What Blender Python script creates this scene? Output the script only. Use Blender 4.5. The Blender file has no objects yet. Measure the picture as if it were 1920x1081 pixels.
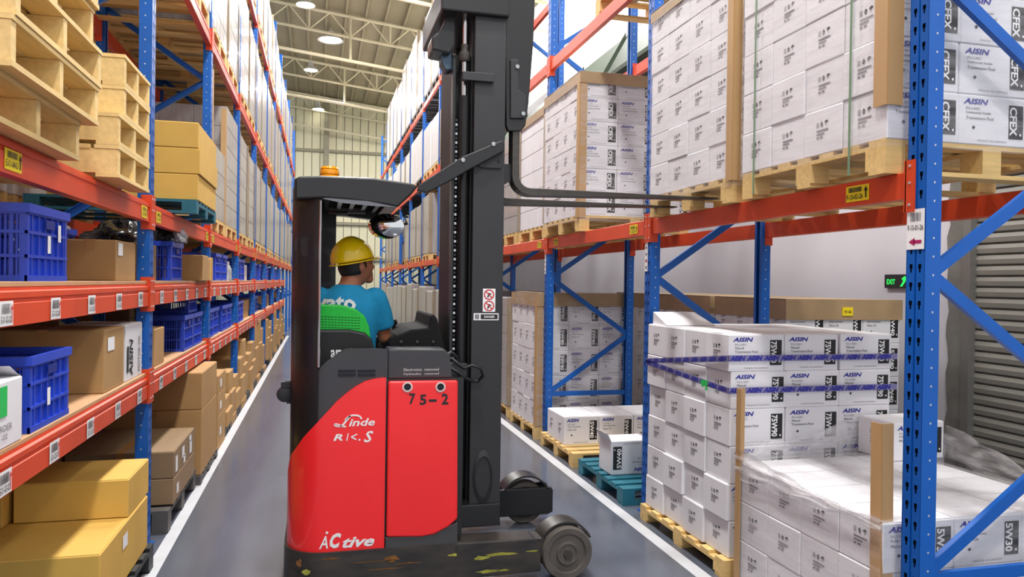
import bpy, bmesh, math, random
from mathutils import Vector, Matrix
random.seed(7)
SC = bpy.context.scene
COL = SC.collection
R = math.radians

# ------------------------------------------------------------------ camera, sky, lamps, exposure
F_PX, CAM_H, ROLL = 1400.0, 1.70, R(0.8)
TH, PH = math.atan(360.2/1400), -math.atan(10.5/1400)
FW = Vector((math.sin(TH)*math.cos(PH), math.cos(TH)*math.cos(PH), math.sin(PH)))
R0 = Vector((math.cos(TH), -math.sin(TH), 0)); U0 = R0.cross(FW)
RT = R0*math.cos(ROLL) + U0*math.sin(ROLL); UP = U0*math.cos(ROLL) - R0*math.sin(ROLL)
cd = bpy.data.cameras.new('camera'); cam = bpy.data.objects.new('camera', cd); COL.objects.link(cam)
cd.sensor_width = 36; cd.lens = 36*F_PX/1920; cd.clip_end = 200
m = Matrix((RT, UP, -FW)).transposed().to_4x4(); m.translation = (0, 0, CAM_H); cam.matrix_world = m
SC.camera = cam
w = bpy.data.worlds.new('daylight'); SC.world = w; w.use_nodes = True
w.node_tree.nodes['Background'].inputs[0].default_value = (0.91, 0.95, 1.0, 1)
w.node_tree.nodes['Background'].inputs[1].default_value = 1.05
SC.view_settings.view_transform = 'Standard'; SC.view_settings.look = 'None'
SC.view_settings.exposure = 0.0; SC.view_settings.gamma = 1.0
SC.view_settings.use_curve_mapping = False
SC.cycles.max_bounces = 8; SC.cycles.transparent_max_bounces = 24; SC.cycles.use_denoising = True
SC.cycles.caustics_reflective = False; SC.cycles.caustics_refractive = False
LAMP_W = 350.0

def at(u, v, X=None, Y=None, Z=None):
    """world point seen at pixel (u, v) on a plane of constant X, Y or Z"""
    d = FW + RT*((u-960)/F_PX) - UP*((v-540.5)/F_PX)
    t = X/d.x if X is not None else Y/d.y if Y is not None else (Z-CAM_H)/d.z
    return Vector((0, 0, CAM_H)) + d*t
def q(u, v, Y):
    p = at(u, v, Y=Y); return (p.x, p.z)

# ------------------------------------------------------------------ materials
def lin(c):
    return tuple(((x/255)/12.92 if x/255 <= .04045 else ((x/255+.055)/1.055)**2.4) for x in c)
MAT = {}
def mat(name, rgb, rough=.6, metal=0, var=.06, scale=6, stretch=(1, 1, 1), bump=0, rand=.0, coat=0, emit=0, spec=.5, rgb2=None):
    if name in MAT: return MAT[name]
    M = bpy.data.materials.new(name); M.use_nodes = True; MAT[name] = M
    N, L = M.node_tree.nodes, M.node_tree.links
    b = N['Principled BSDF']
    b.inputs['Roughness'].default_value = rough; b.inputs['Metallic'].default_value = metal
    b.inputs['Coat Weight'].default_value = coat; b.inputs['Specular IOR Level'].default_value = spec
    c = lin(rgb)
    if emit:
        b.inputs['Emission Color'].default_value = (*c, 1); b.inputs['Emission Strength'].default_value = emit
    if var or bump or rand or rgb2:
        tc = N.new('ShaderNodeTexCoord'); mp = N.new('ShaderNodeMapping'); mp.inputs['Scale'].default_value = stretch
        nz = N.new('ShaderNodeTexNoise'); nz.inputs['Scale'].default_value = scale; nz.inputs['Detail'].default_value = 4
        L.new(tc.outputs['Object'], mp.inputs[0]); L.new(mp.outputs[0], nz.inputs[0])
        rp = N.new('ShaderNodeValToRGB'); rp.color_ramp.elements[0].position = .3; rp.color_ramp.elements[1].position = .7
        d = lin(rgb2) if rgb2 else tuple(x*(1-var*2.2) for x in c)
        rp.color_ramp.elements[0].color = (*d, 1); rp.color_ramp.elements[1].color = (*c, 1)
        L.new(nz.outputs['Fac'], rp.inputs[0]); out = rp.outputs[0]
        if rand:
            oi = N.new('ShaderNodeObjectInfo'); mr = N.new('ShaderNodeMapRange')
            mr.inputs[3].default_value = 1-rand; mr.inputs[4].default_value = 1+rand*.4
            hs = N.new('ShaderNodeHueSaturation'); L.new(oi.outputs['Random'], mr.inputs[0]); L.new(mr.outputs[0], hs.inputs['Value'])
            L.new(out, hs.inputs['Color']); out = hs.outputs[0]
        L.new(out, b.inputs['Base Color'])
        if bump:
            bp = N.new('ShaderNodeBump'); bp.inputs['Strength'].default_value = bump; bp.inputs['Distance'].default_value = .01
            L.new(nz.outputs['Fac'], bp.inputs['Height']); L.new(bp.outputs[0], b.inputs['Normal'])
    else:
        b.inputs['Base Color'].default_value = (*c, 1)
    return M
def film(name, rgb, lo, hi, stretch, rough=.18):
    M = bpy.data.materials.new(name); M.use_nodes = True; MAT[name] = M
    N, L = M.node_tree.nodes, M.node_tree.links
    b = N['Principled BSDF']; b.inputs['Base Color'].default_value = (*lin(rgb), 1); b.inputs['Roughness'].default_value = rough
    tr = N.new('ShaderNodeBsdfTransparent'); mx = N.new('ShaderNodeMixShader')
    tc = N.new('ShaderNodeTexCoord'); mp = N.new('ShaderNodeMapping'); mp.inputs['Scale'].default_value = stretch
    nz = N.new('ShaderNodeTexNoise'); nz.inputs['Scale'].default_value = 3; nz.inputs['Detail'].default_value = 5; nz.inputs['Distortion'].default_value = .6
    mr = N.new('ShaderNodeMapRange'); mr.inputs[1].default_value = .35; mr.inputs[2].default_value = .72
    mr.inputs[3].default_value = lo; mr.inputs[4].default_value = hi
    bp = N.new('ShaderNodeBump'); bp.inputs['Strength'].default_value = .35; bp.inputs['Distance'].default_value = .02
    L.new(tc.outputs['Object'], mp.inputs[0]); L.new(mp.outputs[0], nz.inputs[0]); L.new(nz.outputs['Fac'], mr.inputs[0])
    L.new(nz.outputs['Fac'], bp.inputs['Height']); L.new(bp.outputs[0], b.inputs['Normal'])
    L.new(mr.outputs[0], mx.inputs[0]); L.new(tr.outputs[0], mx.inputs[1]); L.new(b.outputs[0], mx.inputs[2])
    L.new(mx.outputs[0], N['Material Output'].inputs[0])
    return M

BLUE = mat('rack_blue', (6, 94, 186), .38, 0, .05, 5, rand=.05)
ORANGE = mat('rack_orange', (226, 78, 40), .42, 0, .07, 4, rand=.06)
ZINC = mat('zinc_bolt_lit_hole', (205, 208, 212), .35, .4, 0)
DARK = mat('slot_dark', (14, 20, 34), .7, 0, 0)
WHITE = mat('white_card', (232, 231, 235), .62, 0, .015, 3, rand=.035)
WEDGE = mat('card_seam', (120, 116, 116), .8, 0, 0)
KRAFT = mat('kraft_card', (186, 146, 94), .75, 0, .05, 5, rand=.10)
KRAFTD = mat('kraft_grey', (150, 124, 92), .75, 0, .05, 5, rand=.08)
MUST = mat('mustard_card', (216, 174, 84), .72, 0, .04, 4, rand=.05)
TAPE = mat('brown_tape', (176, 132, 78), .3, 0, .03, 4)
EDGE = mat('kraft_edge_board', (190, 152, 104), .55, 0, .06, 8, (1, 1, .2))
EDGEF = mat('film_edge_board', (164, 146, 122), .35, 0, .08, 6, coat=.2)
CAPM = mat('kraft_cap_board', (176, 148, 112), .5, 0, .08, 6)
PINE = mat('pine', (232, 196, 128), .7, 0, .10, 5, (1, 8, 8), rand=.10)
PINEX = mat('pine_light', (240, 208, 142), .7, 0, .09, 5, (8, 1, 8), rand=.08)
TEAL = mat('teal_paint', (30, 112, 132), .6, 0, .12, 5, rand=.05)
BLACKP = mat('black_plastic', (34, 35, 38), .5, 0, .05, 6)
GREYP = mat('grey_plastic', (88, 86, 84), .6, 0, .05, 6)
CRATE = mat('blue_plastic', (40, 74, 200), .34, 0, .04, 5, rand=.10)
DECK = mat('deck_board', (205, 160, 118), .6, 0, .07, 5, (6, 1, 1), rand=.04)
INKB = mat('ink_blue', (44, 46, 150), .6, 0, 0)
INKK = mat('ink_black', (34, 34, 36), .55, 0, 0)
INKG = mat('ink_grey', (128, 126, 132), .6, 0, 0)
PAPER = mat('paper_white', (240, 240, 240), .6, 0, 0)
YELLOW = mat('label_yellow', (248, 220, 30), .5, 0, 0)
REDINK = mat('ink_red', (200, 40, 44), .5, 0, 0)
MAGENTA = mat('ink_magenta', (176, 20, 92), .5, 0, 0)
GREENT = mat('green_sticker', (40, 190, 90), .5, 0, 0)
RED = mat('truck_red', (255, 40, 44), .33, 0, .03, 2, coat=.35)
TBLACK = mat('truck_black', (27, 27, 29), .36, 0, .06, 6, coat=.15)
TGREY = mat('truck_grey', (62, 62, 66), .5, 0, .05, 5)
MASTG = mat('mast_grey', (46, 46, 49), .5, 0, .07, 3, (4, 4, 1))
STEEL = mat('worn_steel', (84, 80, 76), .42, .5, .15, 9, (1, 6, 6))
CHROME = mat('bright_steel', (190, 190, 190), .18, 1, 0)
RUBBER = mat('wheel_rubber', (98, 92, 86), .7, 0, .15, 9)
CHASSIS = mat('chassis_worn', (70, 64, 58), .42, 0, .22, 5, (1, 1, 3), rgb2=(40, 39, 40))
SCRAPE = mat('yellow_scrape', (178, 176, 70), .6, 0, .25, 14)
RUST = mat('rust_scrape', (140, 92, 40), .7, 0, .25, 14)
AMBER = mat('amber_lens', (245, 158, 10), .2, 0, .04, 30, coat=.5)
HATY = mat('hat_yellow', (255, 212, 16), .22, 0, 0, coat=.4)
SHIRT = mat('shirt_cyan', (18, 142, 190), .85, 0, .05, 12, bump=.15)
SKIN = mat('skin', (172, 108, 76), .55, 0, .05, 14)
HAIR = mat('hair_black', (24, 20, 20), .6, 0, .1, 60)
TROUS = mat('trousers_navy', (30, 34, 48), .85, 0, .05, 12)
SHOE = mat('shoe_black', (22, 22, 22), .5, 0, .05, 12)
GREENM = mat('green_mesh', (22, 205, 62), .5, 0, .08, 30)
MIRROR = mat('mirror_glass', (220, 220, 220), .03, 1, 0)
BAG = film('bag_film', (200, 205, 210), .25, .8, (3, 3, 3), .12)
BAGK = mat('black_bag', (20, 20, 22), .22, 0, .1, 12, bump=.8)
FILM = film('stretch_film', (228, 224, 224), .04, .30, (1, 1, 9), .14)
FILMV = film('stretch_film_loose', (238, 236, 238), .14, .62, (2, 2, 5), .14)
FILMC = film('film_cover', (236, 234, 236), .06, .40, (1.5, 1.5, 3), .2)
FILMG = mat('wrapped_card', (172, 167, 165), .30, 0, .09, 3, (5, 5, .5), bump=.25, rand=.06, coat=.25)
FILMW = mat('wrapped_white', (232, 230, 232), .3, 0, .05, 3, (4, 4, .6), bump=.25, rand=.04, coat=.2)
CREAM = mat('truss_cream', (226, 216, 184), .55, 0, .04, 3)
LINE = mat('line_white', (198, 200, 205), .55, 0, .05, 6)
STRAP = mat('strap_film', (132, 128, 172), .3, 0, .05, 20)

# ------------------------------------------------------------------ mesh builder
TEXTS = {}
def text_mesh(s, bold=0.0, shear=0.0):
    k = (s, bold, shear)
    if k in TEXTS: return TEXTS[k]
    c = bpy.data.curves.new('t', 'FONT'); c.body = s; c.size = 1; c.offset = bold; c.shear = shear; c.resolution_u = 2
    o = bpy.data.objects.new('t', c); COL.objects.link(o)
    dg = bpy.context.evaluated_depsgraph_get()
    me = bpy.data.meshes.new_from_object(o.evaluated_get(dg))
    vs = [(v.co.x, v.co.y) for v in me.vertices]; fs = [tuple(p.vertices) for p in me.polygons]
    bpy.data.objects.remove(o); bpy.data.curves.remove(c); bpy.data.meshes.remove(me)
    x0 = min(v[0] for v in vs); x1 = max(v[0] for v in vs); y0 = min(v[1] for v in vs); y1 = max(v[1] for v in vs)
    vs = [((x-x0)/(x1-x0), (y-y0)/(y1-y0)) for x, y in vs]
    TEXTS[k] = (vs, fs, (x1-x0)/(y1-y0)); return TEXTS[k]

WL = {}          # world location of the frame an object's mesh is written in
class MB:
    def __init__(s): s.v, s.f, s.m = [], [], []
    def add(s, vs, fs, mt=0):
        o = len(s.v); s.v += [tuple(p) for p in vs]; s.f += [tuple(i+o for i in f) for f in fs]; s.m += [mt]*len(fs)
        return s
    def hexa(s, p, mt=0):
        return s.add(p, [(0, 3, 2, 1), (4, 5, 6, 7), (0, 1, 5, 4), (1, 2, 6, 5), (2, 3, 7, 6), (3, 0, 4, 7)], mt)
    def box(s, x0, y0, z0, x1, y1, z1, mt=0):
        if x0 > x1: x0, x1 = x1, x0
        if y0 > y1: y0, y1 = y1, y0
        if z0 > z1: z0, z1 = z1, z0
        return s.hexa([(x0, y0, z0), (x1, y0, z0), (x1, y1, z0), (x0, y1, z0), (x0, y0, z1), (x1, y0, z1), (x1, y1, z1), (x0, y1, z1)], mt)
    def bar(s, p, r, w, h, mt=0, up=(0, 0, 1)):
        p, r, up = Vector(p), Vector(r), Vector(up); d = (r-p).normalized(); a = d.cross(up)
        if a.length < 1e-4: a = d.cross(Vector((0, 1, 0)))
        a.normalize(); b = a.cross(d).normalized(); a *= w/2; b *= h/2
        return s.hexa([p-a-b, p+a-b, p+a+b, p-a+b, r-a-b, r+a-b, r+a+b, r-a+b], mt)
    def quad(s, a, b, c, d, mt=0): return s.add([a, b, c, d], [(0, 1, 2, 3)], mt)
    def tube(s, pts, r, n=8, mt=0):
        pts = [Vector(p) for p in pts]; rs = r if isinstance(r, (list, tuple)) else [r]*len(pts); vs, fs = [], []
        for i, p in enumerate(pts):
            d = (pts[min(i+1, len(pts)-1)]-pts[max(i-1, 0)]).normalized()
            a = d.cross(Vector((0, 0, 1)));
            if a.length < 1e-2: a = d.cross(Vector((0, 1, 0)))
            a.normalize(); b = d.cross(a)
            vs += [p+(a*math.cos(2*math.pi*k/n)+b*math.sin(2*math.pi*k/n))*rs[i] for k in range(n)]
        for i in range(len(pts)-1):
            fs += [(i*n+k, i*n+(k+1) % n, (i+1)*n+(k+1) % n, (i+1)*n+k) for k in range(n)]
        fs += [tuple(range(n-1, -1, -1)), tuple((len(pts)-1)*n+k for k in range(n))]
        return s.add(vs, fs, mt)
    def prism(s, poly, axis, a, b, mt=0):
        n = len(poly)
        P = (lambda t, k: (t[0], k, t[1])) if axis == 'y' else (lambda t, k: (k, t[0], t[1])) if axis == 'x' else (lambda t, k: (t[0], t[1], k))
        vs = [P(t, a) for t in poly]+[P(t, b) for t in poly]
        fs = [tuple(range(n)), tuple(range(2*n-1, n-1, -1))]+[(i, i+n, (i+1) % n+n, (i+1) % n) for i in range(n)]
        return s.add(vs, fs, mt)
    def lathe(s, prof, c, axis='z', n=24, mt=0):
        vs, fs = [], []
        for r, h in prof:
            for k in range(n):
                x, y = r*math.cos(2*math.pi*k/n), r*math.sin(2*math.pi*k/n)
                p = (x, y, h) if axis == 'z' else (x, h, y) if axis == 'y' else (h, x, y)
                vs.append((p[0]+c[0], p[1]+c[1], p[2]+c[2]))
        for i in range(len(prof)-1):
            fs += [(i*n+k, i*n+(k+1) % n, (i+1)*n+(k+1) % n, (i+1)*n+k) for k in range(n)]
        fs += [tuple(range(n)), tuple((len(prof)-1)*n+k for k in range(n))]
        return s.add(vs, fs, mt)
    def grid(s, fn, nu, nv, mt=0):
        vs = [fn(i/nu, j/nv) for j in range(nv+1) for i in range(nu+1)]
        return s.add(vs, [(j*(nu+1)+i, j*(nu+1)+i+1, (j+1)*(nu+1)+i+1, (j+1)*(nu+1)+i) for j in range(nv) for i in range(nu)], mt)
    def text(s, t, o, rt, up, w, h, mt=0, bold=0, shear=0):
        """text stretched to w x h with its lower left corner at o"""
        vs, fs, asp = text_mesh(t, bold, shear); o, rt, up = Vector(o), Vector(rt), Vector(up)
        if w is None: w = asp*h
        return s.add([o+rt*(x*w)+up*(y*h) for x, y in vs], fs, mt)
    def mesh(s, name, mats, org=(0, 0, 0), smooth=None, fix=True):
        me = bpy.data.meshes.new(name)
        me.from_pydata([(x-org[0], y-org[1], z-org[2]) for x, y, z in s.v], [], s.f)
        for M in mats: me.materials.append(M)
        me.polygons.foreach_set('material_index', s.m)
        if fix:
            b = bmesh.new(); b.from_mesh(me); bmesh.ops.recalc_face_normals(b, faces=b.faces); b.to_mesh(me); b.free()
        if smooth:
            me.polygons.foreach_set('use_smooth', [True]*len(me.polygons)); me.set_sharp_from_angle(angle=R(smooth))
        me.update(); return me
    def build(s, name, mats, parent=None, org=None, smooth=None, bevel=0, fix=True, seg=2):
        if not isinstance(mats, (list, tuple)): mats = [mats]
        if org is None: org = WL[parent] if parent else (0, 0, 0)
        o = bpy.data.objects.new(name, s.mesh(name, mats, org, smooth, fix)); COL.objects.link(o)
        if parent: o.parent = parent
        else: o.location = org
        WL[o] = tuple(org)
        if bevel:
            bv = o.modifiers.new('bevel', 'BEVEL'); bv.width = bevel; bv.segments = seg; bv.limit_method = 'ANGLE'; bv.angle_limit = R(40)
        return o
def tag(o, label, cat, group=None, kind=None):
    o['label'] = label; o['category'] = cat
    if group: o['group'] = group
    if kind: o['kind'] = kind
    return o
def thing(name, label, cat, loc=(0, 0, 0), rz=0, group=None):
    o = bpy.data.objects.new(name, None); COL.objects.link(o); o.location = loc; o.rotation_euler = (0, 0, rz); o.empty_display_size = .1
    WL[o] = tuple(loc); return tag(o, label, cat, group)
def inst(me, name, parent=None, loc=(0, 0, 0), rot=(0, 0, 0), scale=None):
    o = bpy.data.objects.new(name, me); COL.objects.link(o); o.location = loc; o.rotation_euler = rot
    if scale: o.scale = scale
    if parent: o.parent = parent
    return o
def struct(o): o['kind'] = 'structure'; return o
ORD = ['first', 'second', 'third', 'fourth', 'fifth', 'sixth', 'seventh', 'eighth', 'ninth', 'tenth', 'eleventh', 'twelfth', 'thirteenth']
X_, Y_, Z_ = Vector((1, 0, 0)), Vector((0, 1, 0)), Vector((0, 0, 1))

# ------------------------------------------------------------------ setting
XR, XL, Y0, BAY = 2.36, -1.03, 2.55, 2.58
YEND = 34.5
FLOORM = mat('epoxy_floor', (97, 103, 115), .18, 0, .06, 1.2, (3, .5, 1), bump=.02, rgb2=(82, 87, 98))
WALLM = mat('painted_wall', (206, 205, 212), .7, 0, .03, 1.5)
CLADM = mat('cream_cladding', (222, 217, 186), .6, 0, .04, 1.2)
ROOFM = mat('roof_sheet', (158, 148, 120), .6, 0, .05, .8)
DGREEN = mat('dark_green_steel', (66, 82, 66), .55, 0, .08, 2)
CONC = mat('raw_concrete', (120, 118, 112), .85, 0, .15, 6, bump=.3)
SHUT = mat('shutter_grey', (136, 134, 126), .5, 0, .05, 3)

struct(MB().box(-9, -4, -.2, 6.6, YEND+.4, 0).build('floor', FLOORM))
struct(MB().box(-.965, -2, 0, -.885, 23.6, .002).build('trim_1', LINE))
struct(MB().box(2.145, -2, 0, 2.235, 30, .002).build('trim_2', LINE))
# end wall: corrugated cladding with girts and posts
W = MB(); W.box(-9, YEND, 0, 6.6, YEND+.2, 12.5)
wb = struct(W.build('wall_back', mat('joint_dark', (92, 88, 70), .8)))  # darker base colour shows in the gaps between panels
pm_ = MB().box(.012, YEND-.04, 0, .34, YEND, 10.6).box(.012, YEND-.065, 0, .05, YEND-.04, 10.6).mesh('cladding_panel', [CLADM])
for i in range(34): inst(pm_, 'cladding_panel', wb, (-6.4+i*.352, 0, 0))
for z in (2.6, 4.2, 5.9, 7.4):
    MB().box(-9, YEND-.18, z, 5.2, YEND-.07, z+.12).build('girt', mat('girt_grey', (150, 144, 122), .6), wb)
for x in (-5.2, .1, 5.0):
    MB().box(x, YEND-.3, 0, x+.22, YEND-.1, 9.9).build('wall_post', mat('girt_grey', (150, 144, 122), .6), wb)
# right wall, raw concrete jamb, shutter, high windows, green girder
wr = struct(MB().box(5.35, 5.36, 0, 5.6, YEND, 6.4).box(5.35, -4, 4.2, 5.6, 5.36, 6.4).box(5.35, -4, 0, 5.6, 1.4, 4.2).build('wall_right', WALLM))
jag = []
for i in range(40):
    z = 4.2*i/39; jag.append((5.385+.012*math.sin(i*1.7)+random.uniform(-.01, .01), z))
jb = MB().prism([(5.2, 0)]+jag+[(5.2, 4.2)], 'x', 5.325, 5.5)
jb.build('concrete_jamb', CONC, wr)
d1 = struct(MB().box(5.40, 1.4, 0, 5.47, 5.3, 4.2).build('door_1', SHUT))
MB().box(5.31, 5.14, 0, 5.40, 5.22, 4.2).box(5.31, 1.4, 0, 5.40, 1.48, 4.2).build('guide_rail', mat('rail_grey', (120, 118, 114), .45, .2), d1)
sl = MB().prism([(5.40, 0), (5.372, .012), (5.366, .05), (5.378, .082), (5.40, .088)], 'y', 1.48, 5.14).mesh('slat', [SHUT])
for i in range(46): inst(sl, 'slat', d1, (0, 0, .01+i*.09))
wn = struct(MB().box(5.45, -4, 6.6, 5.5, YEND, 9.0).build('window_1', mat('daylight_panel', (250, 250, 240), .5, 0, 0, emit=1.6)))
fr = MB().box(5.38, -4, 6.4, 5.56, YEND, 6.6)
for i in range(16): fr.box(5.40, -4+i*2.56, 6.6, 5.52, -3.94+i*2.56, 9.0)
fr.build('window_frame', PAPER, wn)
gg = thing('steel_girder', 'dark green steel girder high along the right wall', 'girder', (4.9, 15, 5.3))
MB().prism([(5.33, 5.1), (4.9, 5.35), (4.9, 5.42), (5.33, 6.2)], 'y', 5, 32).build('girder_body', DGREEN, gg)
for i in range(12):
    y = 6+i*2.2
    MB().prism([(4.86, 5.3), (5.3, 5.05), (5.3, 6.25), (4.86, 5.47)], 'y', y, y+.06).build('stiffener', DGREEN, gg)
# roof
def zr(x): return 10.0-.11*(x+1)
rf = MB().prism([(-9, zr(-9)), (6.6, zr(6.6)), (6.6, zr(6.6)+.1), (-9, zr(-9)+.1)], 'y', -4, YEND+.2)
ceil = struct(rf.build('ceiling', ROOFM))
rbm = MB().box(-.03, -4, -.07, .03, YEND, 0).mesh('roof_rib', [ROOFM])
for i in range(26): 
    x = -8.6+i*.58; inst(rbm, 'roof_rib', ceil, (x, 0, zr(x)))
sk = MB().prism([(-6.2, zr(-6.2)-.015), (-5.2, zr(-5.2)-.015), (-5.2, zr(-5.2)-.005), (-6.2, zr(-6.2)-.005)], 'y', -4, YEND)
struct(sk.build('window_2', mat('roof_light', (245, 246, 240), .5, 0, 0, emit=1.5)))
tn = ['nearest', 'second', 'third', 'farthest']
for k, y in enumerate((17.6, 23.2, 28.8, 34.1)):
    t = thing('roof_truss', f'cream tubular roof truss spanning the aisle, {tn[k]} from the camera', 'truss', (0, y, 9), group='roof trusses')
    tc = lambda x: (x, y, zr(x)-.12)
    bc = lambda x: (x, y, zr(x)-.12-.62)
    MB().tube([tc(-8), tc(5.3)], .05, 8).build('top_chord', CREAM, t); MB().tube([bc(-8), bc(5.3)], .045, 8).build('bottom_chord', CREAM, t)
    lc = lambda x: (x, y-.5, zr(x)-1.6)
    MB().tube([lc(-8), lc(5.3)], .05, 8).build('tie_tube', CREAM, t)
    for i in range(11):
        x = -7.6+i*1.2
        MB().tube([tc(x), bc(x)], .028, 6).build('web_post', CREAM, t)
        MB().tube([bc(x), tc(x+.6)], .022, 6).build('web_diagonal', CREAM, t); MB().tube([tc(x+.6), bc(x+1.2)], .022, 6).build('web_diagonal', CREAM, t)
        if i % 3 == 1: MB().tube([tc(x), lc(x)], .035, 6).build('hanger', CREAM, t)
for k, (u, v, z) in enumerate(((573, 10, 9.0), (583, 132, 9.2), (597, 205, 9.2), (620, 76, 9.45))):
    p = at(u, v, Z=z)
    nm = ['near high-bay lamp hanging under the roof above the aisle', 'second high-bay lamp hanging below the middle truss', 'farthest small high-bay lamp near the end wall', 'flat round lamp disc between the two trusses'][k]
    t = thing('high_bay_lamp', nm, 'lamp', tuple(p), group='high-bay lamps')
    r = .42 if k == 3 else .26
    MB().lathe([(.08, .30), (.10, .16), (r, 0), (r*.97, 0), (.09, .14), (.02, .15)], p, n=20).build('reflector', mat('lamp_alu', (220, 220, 215), .4, .3, 0), t, smooth=40)
    MB().lathe([(.0, .10), (.10, .07), (r*.8, .01), (.0, .0)], p, n=16).build('diffuser', mat('lamp_glow', (255, 252, 240), .5, 0, 0, emit=14), t, smooth=60)
    MB().tube([p+Z_*.3, (p.x, p.y, zr(p.x))], .012, 6).build('rod', CREAM, t)
def lamp(x, y, z, wts):
    l = bpy.data.lights.new('overhead_light', 'AREA'); l.shape = 'DISK'; l.size = .7; l.energy = wts; l.color = (1, .98, .955)
    o = bpy.data.objects.new('overhead_light', l); COL.objects.link(o); o.location = (x, y, z)
for y in (-2, 2.2, 6.5, 11, 15.5, 20, 24.5, 29): lamp(.6, y, 8.7, LAMP_W)
for y in (1, 8, 15, 22, 29): lamp(4.5, y, 8.5, LAMP_W*.55)  # added row without fixtures, brightens the storage behind the right rack

# ------------------------------------------------------------------ rack parts
def post_mesh():
    b = MB(); W2, D, Ht = .05, .075, 7.62
    for a, c in ((-.05, -.031), (-.015, -.005), (.005, .015), (.031, .05)): b.quad((0, a, 0), (0, c, 0), (0, c, Ht), (0, a, Ht), 0)
    b.quad((.006, -.005, 0), (.006, .005, 0), (.006, .005, Ht), (.006, -.005, Ht), 0)
    b.quad((0, -.005, 0), (.006, -.005, 0), (.006, -.005, Ht), (0, -.005, Ht), 0); b.quad((0, .005, 0), (.006, .005, 0), (.006, .005, Ht), (0, .005, Ht), 0)
    n = 101
    for i in range(n+1):
        z = i*.075
        for a in (-.031, .015):
            b.quad((0, a, z), (0, a+.016, z), (0, a+.016, min(z+.040, Ht)), (0, a, min(z+.040, Ht)), 0)
            if i < n:
                b.quad((0, a, z+.04), (0, a+.004, z+.04), (0, a+.004, z+.056), (0, a, z+.056), 0)
                b.quad((0, a+.012, z+.04), (0, a+.016, z+.04), (0, a+.016, z+.056), (0, a+.012, z+.056), 0)
        if i < n:
            for sgn in (-1, 1):
                c = Vector((.040, sgn*.0506, z+.03))
                b.add([c+Vector((.005*math.cos(k*math.pi/3), 0, .005*math.sin(k*math.pi/3))) for k in range(6)], [tuple(range(6))], 2)  # pale discs stand in for side holes with light showing through
    b.quad((.012, -.045, 0), (.012, .045, 0), (.012, .045, Ht), (.012, -.045, Ht), 1)
    b.box(0, -.05, 0, D, -.0465, Ht, 0); b.box(0, .0465, 0, D, .05, Ht, 0)
    b.box(D-.003, -.0465, 0, D, -.02, Ht, 0); b.box(D-.003, .02, 0, D, .0465, Ht, 0)
    b.quad((0, -.05, Ht), (D, -.05, Ht), (D, .05, Ht), (0, .05, Ht), 0)
    return b.mesh('post', [BLUE, DARK, ZINC], fix=False)
POST = post_mesh()
def chan(p, r):      # C channel brace
    b = MB(); p, r = Vector(p), Vector(r); n = Vector((0, 1, 0)); d = (r-p).normalized(); up = d.cross(n)
    b.bar(p, r, .004, .05, 0, up); 
    for s in (-1, 1): b.bar(p+up*s*.023+n*.012, r+up*s*.023+n*.012, .024, .004, 0, up)
    e = (p+d*.012-n*.004)
    b.lathe([(.009, -.006), (.009, 0)], e, 'y', 8, 1)
    return b
def brace_set(off):
    out = []; z = off; front = True; L0, L1 = .05, .95
    pts = []
    while z < 7.5: pts.append((L0 if front else L1, z)); z += .615; front = not front
    for a, c in zip(pts, pts[1:]): out.append(chan((a[0], -.03, a[1]), (c[0], -.03, c[1])).mesh('brace', [BLUE, ZINC]))
    for z in (off-.02, 7.4): out.append(chan((L0, -.03, z), (L1, -.03, z)).mesh('brace', [BLUE, ZINC]))
    return out
BR_R = brace_set(.53); BR_L = brace_set(.53-.615+.615*2)
FOOT = MB().box(-.02, -.08, 0, .12, .08, .008).mesh('foot_plate', [BLUE])
def frame(x, y, rz, label, br, grp):
    t = thing('upright_frame', label, 'rack upright', (x, y, 0), rz, grp)
    inst(POST, 'post', t); inst(POST, 'post', t, (1.0, 0, 0), (0, 0, math.pi))
    for m_ in br: inst(m_, 'brace', t)
    inst(FOOT, 'foot_plate', t); inst(FOOT, 'foot_plate', t, (.9, 0, 0))
    return t
FY = [Y0+BAY*k for k in range(-1, 12)]
FR, FLF = {}, {}
for k in range(0, 12):
    y = Y0+BAY*k
    FR[k] = frame(XR, y, 0, 'blue perforated rack upright, nearest one on the right of the aisle' if k == 0 else f'blue rack upright frame, {ORD[k]} along the right side of the aisle', BR_R, 'right rack uprights')
    if k: FLF[k] = frame(XL, y, math.pi, f'blue rack upright frame, {ORD[k-1]} in view along the left rack', BR_L, 'left rack uprights')

# beam: profile in local x (0 = aisle face, + into rack), z (top = 0)
def beam_mesh(h, step):
    b = MB(); L = BAY-.10
    poly = [(0, -h), (0, -h*.42), (.006, -h*.40), (.006, -h*.30), (.0, -h*.27), (.0, -h*.12), (.012, -h*.08), (.012, 0), (.05, 0), (.05, -h)] if step else [(0, -h), (0, -.004), (.004, 0), (.05, 0), (.05, -h+.004), (.046, -h)]
    n = len(poly)
    vs = [(x, 0, z) for x, z in poly]+[(x, L, z) for x, z in poly]
    b.add(vs, [tuple(range(n)), tuple(range(2*n-1, n-1, -1))]+[(i, i+n, (i+1) % n+n, (i+1) % n) for i in range(n)])
    return b.mesh('beam', [ORANGE])
def conn_mesh():
    b = MB(); b.box(-.010, -.045, -.17, -.003, .012, .045); b.box(-.010, 0, -.17, .05, .006, .045)
    for z in (-.14, -.05, .02): b.lathe([(.006, -.004), (.006, 0)], (-.010, -.02, z), 'x', 8, 1)
    return b.mesh('connector', [ORANGE, ZINC])
BM_R, BM_L, BM_S, CONN = beam_mesh(.112, False), beam_mesh(.125, True), beam_mesh(.135, True), conn_mesh()
CONN2 = CONN.copy(); CONN2.transform(Matrix.Scale(-1, 4, (0, 1, 0))); CONN2.flip_normals()

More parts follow.
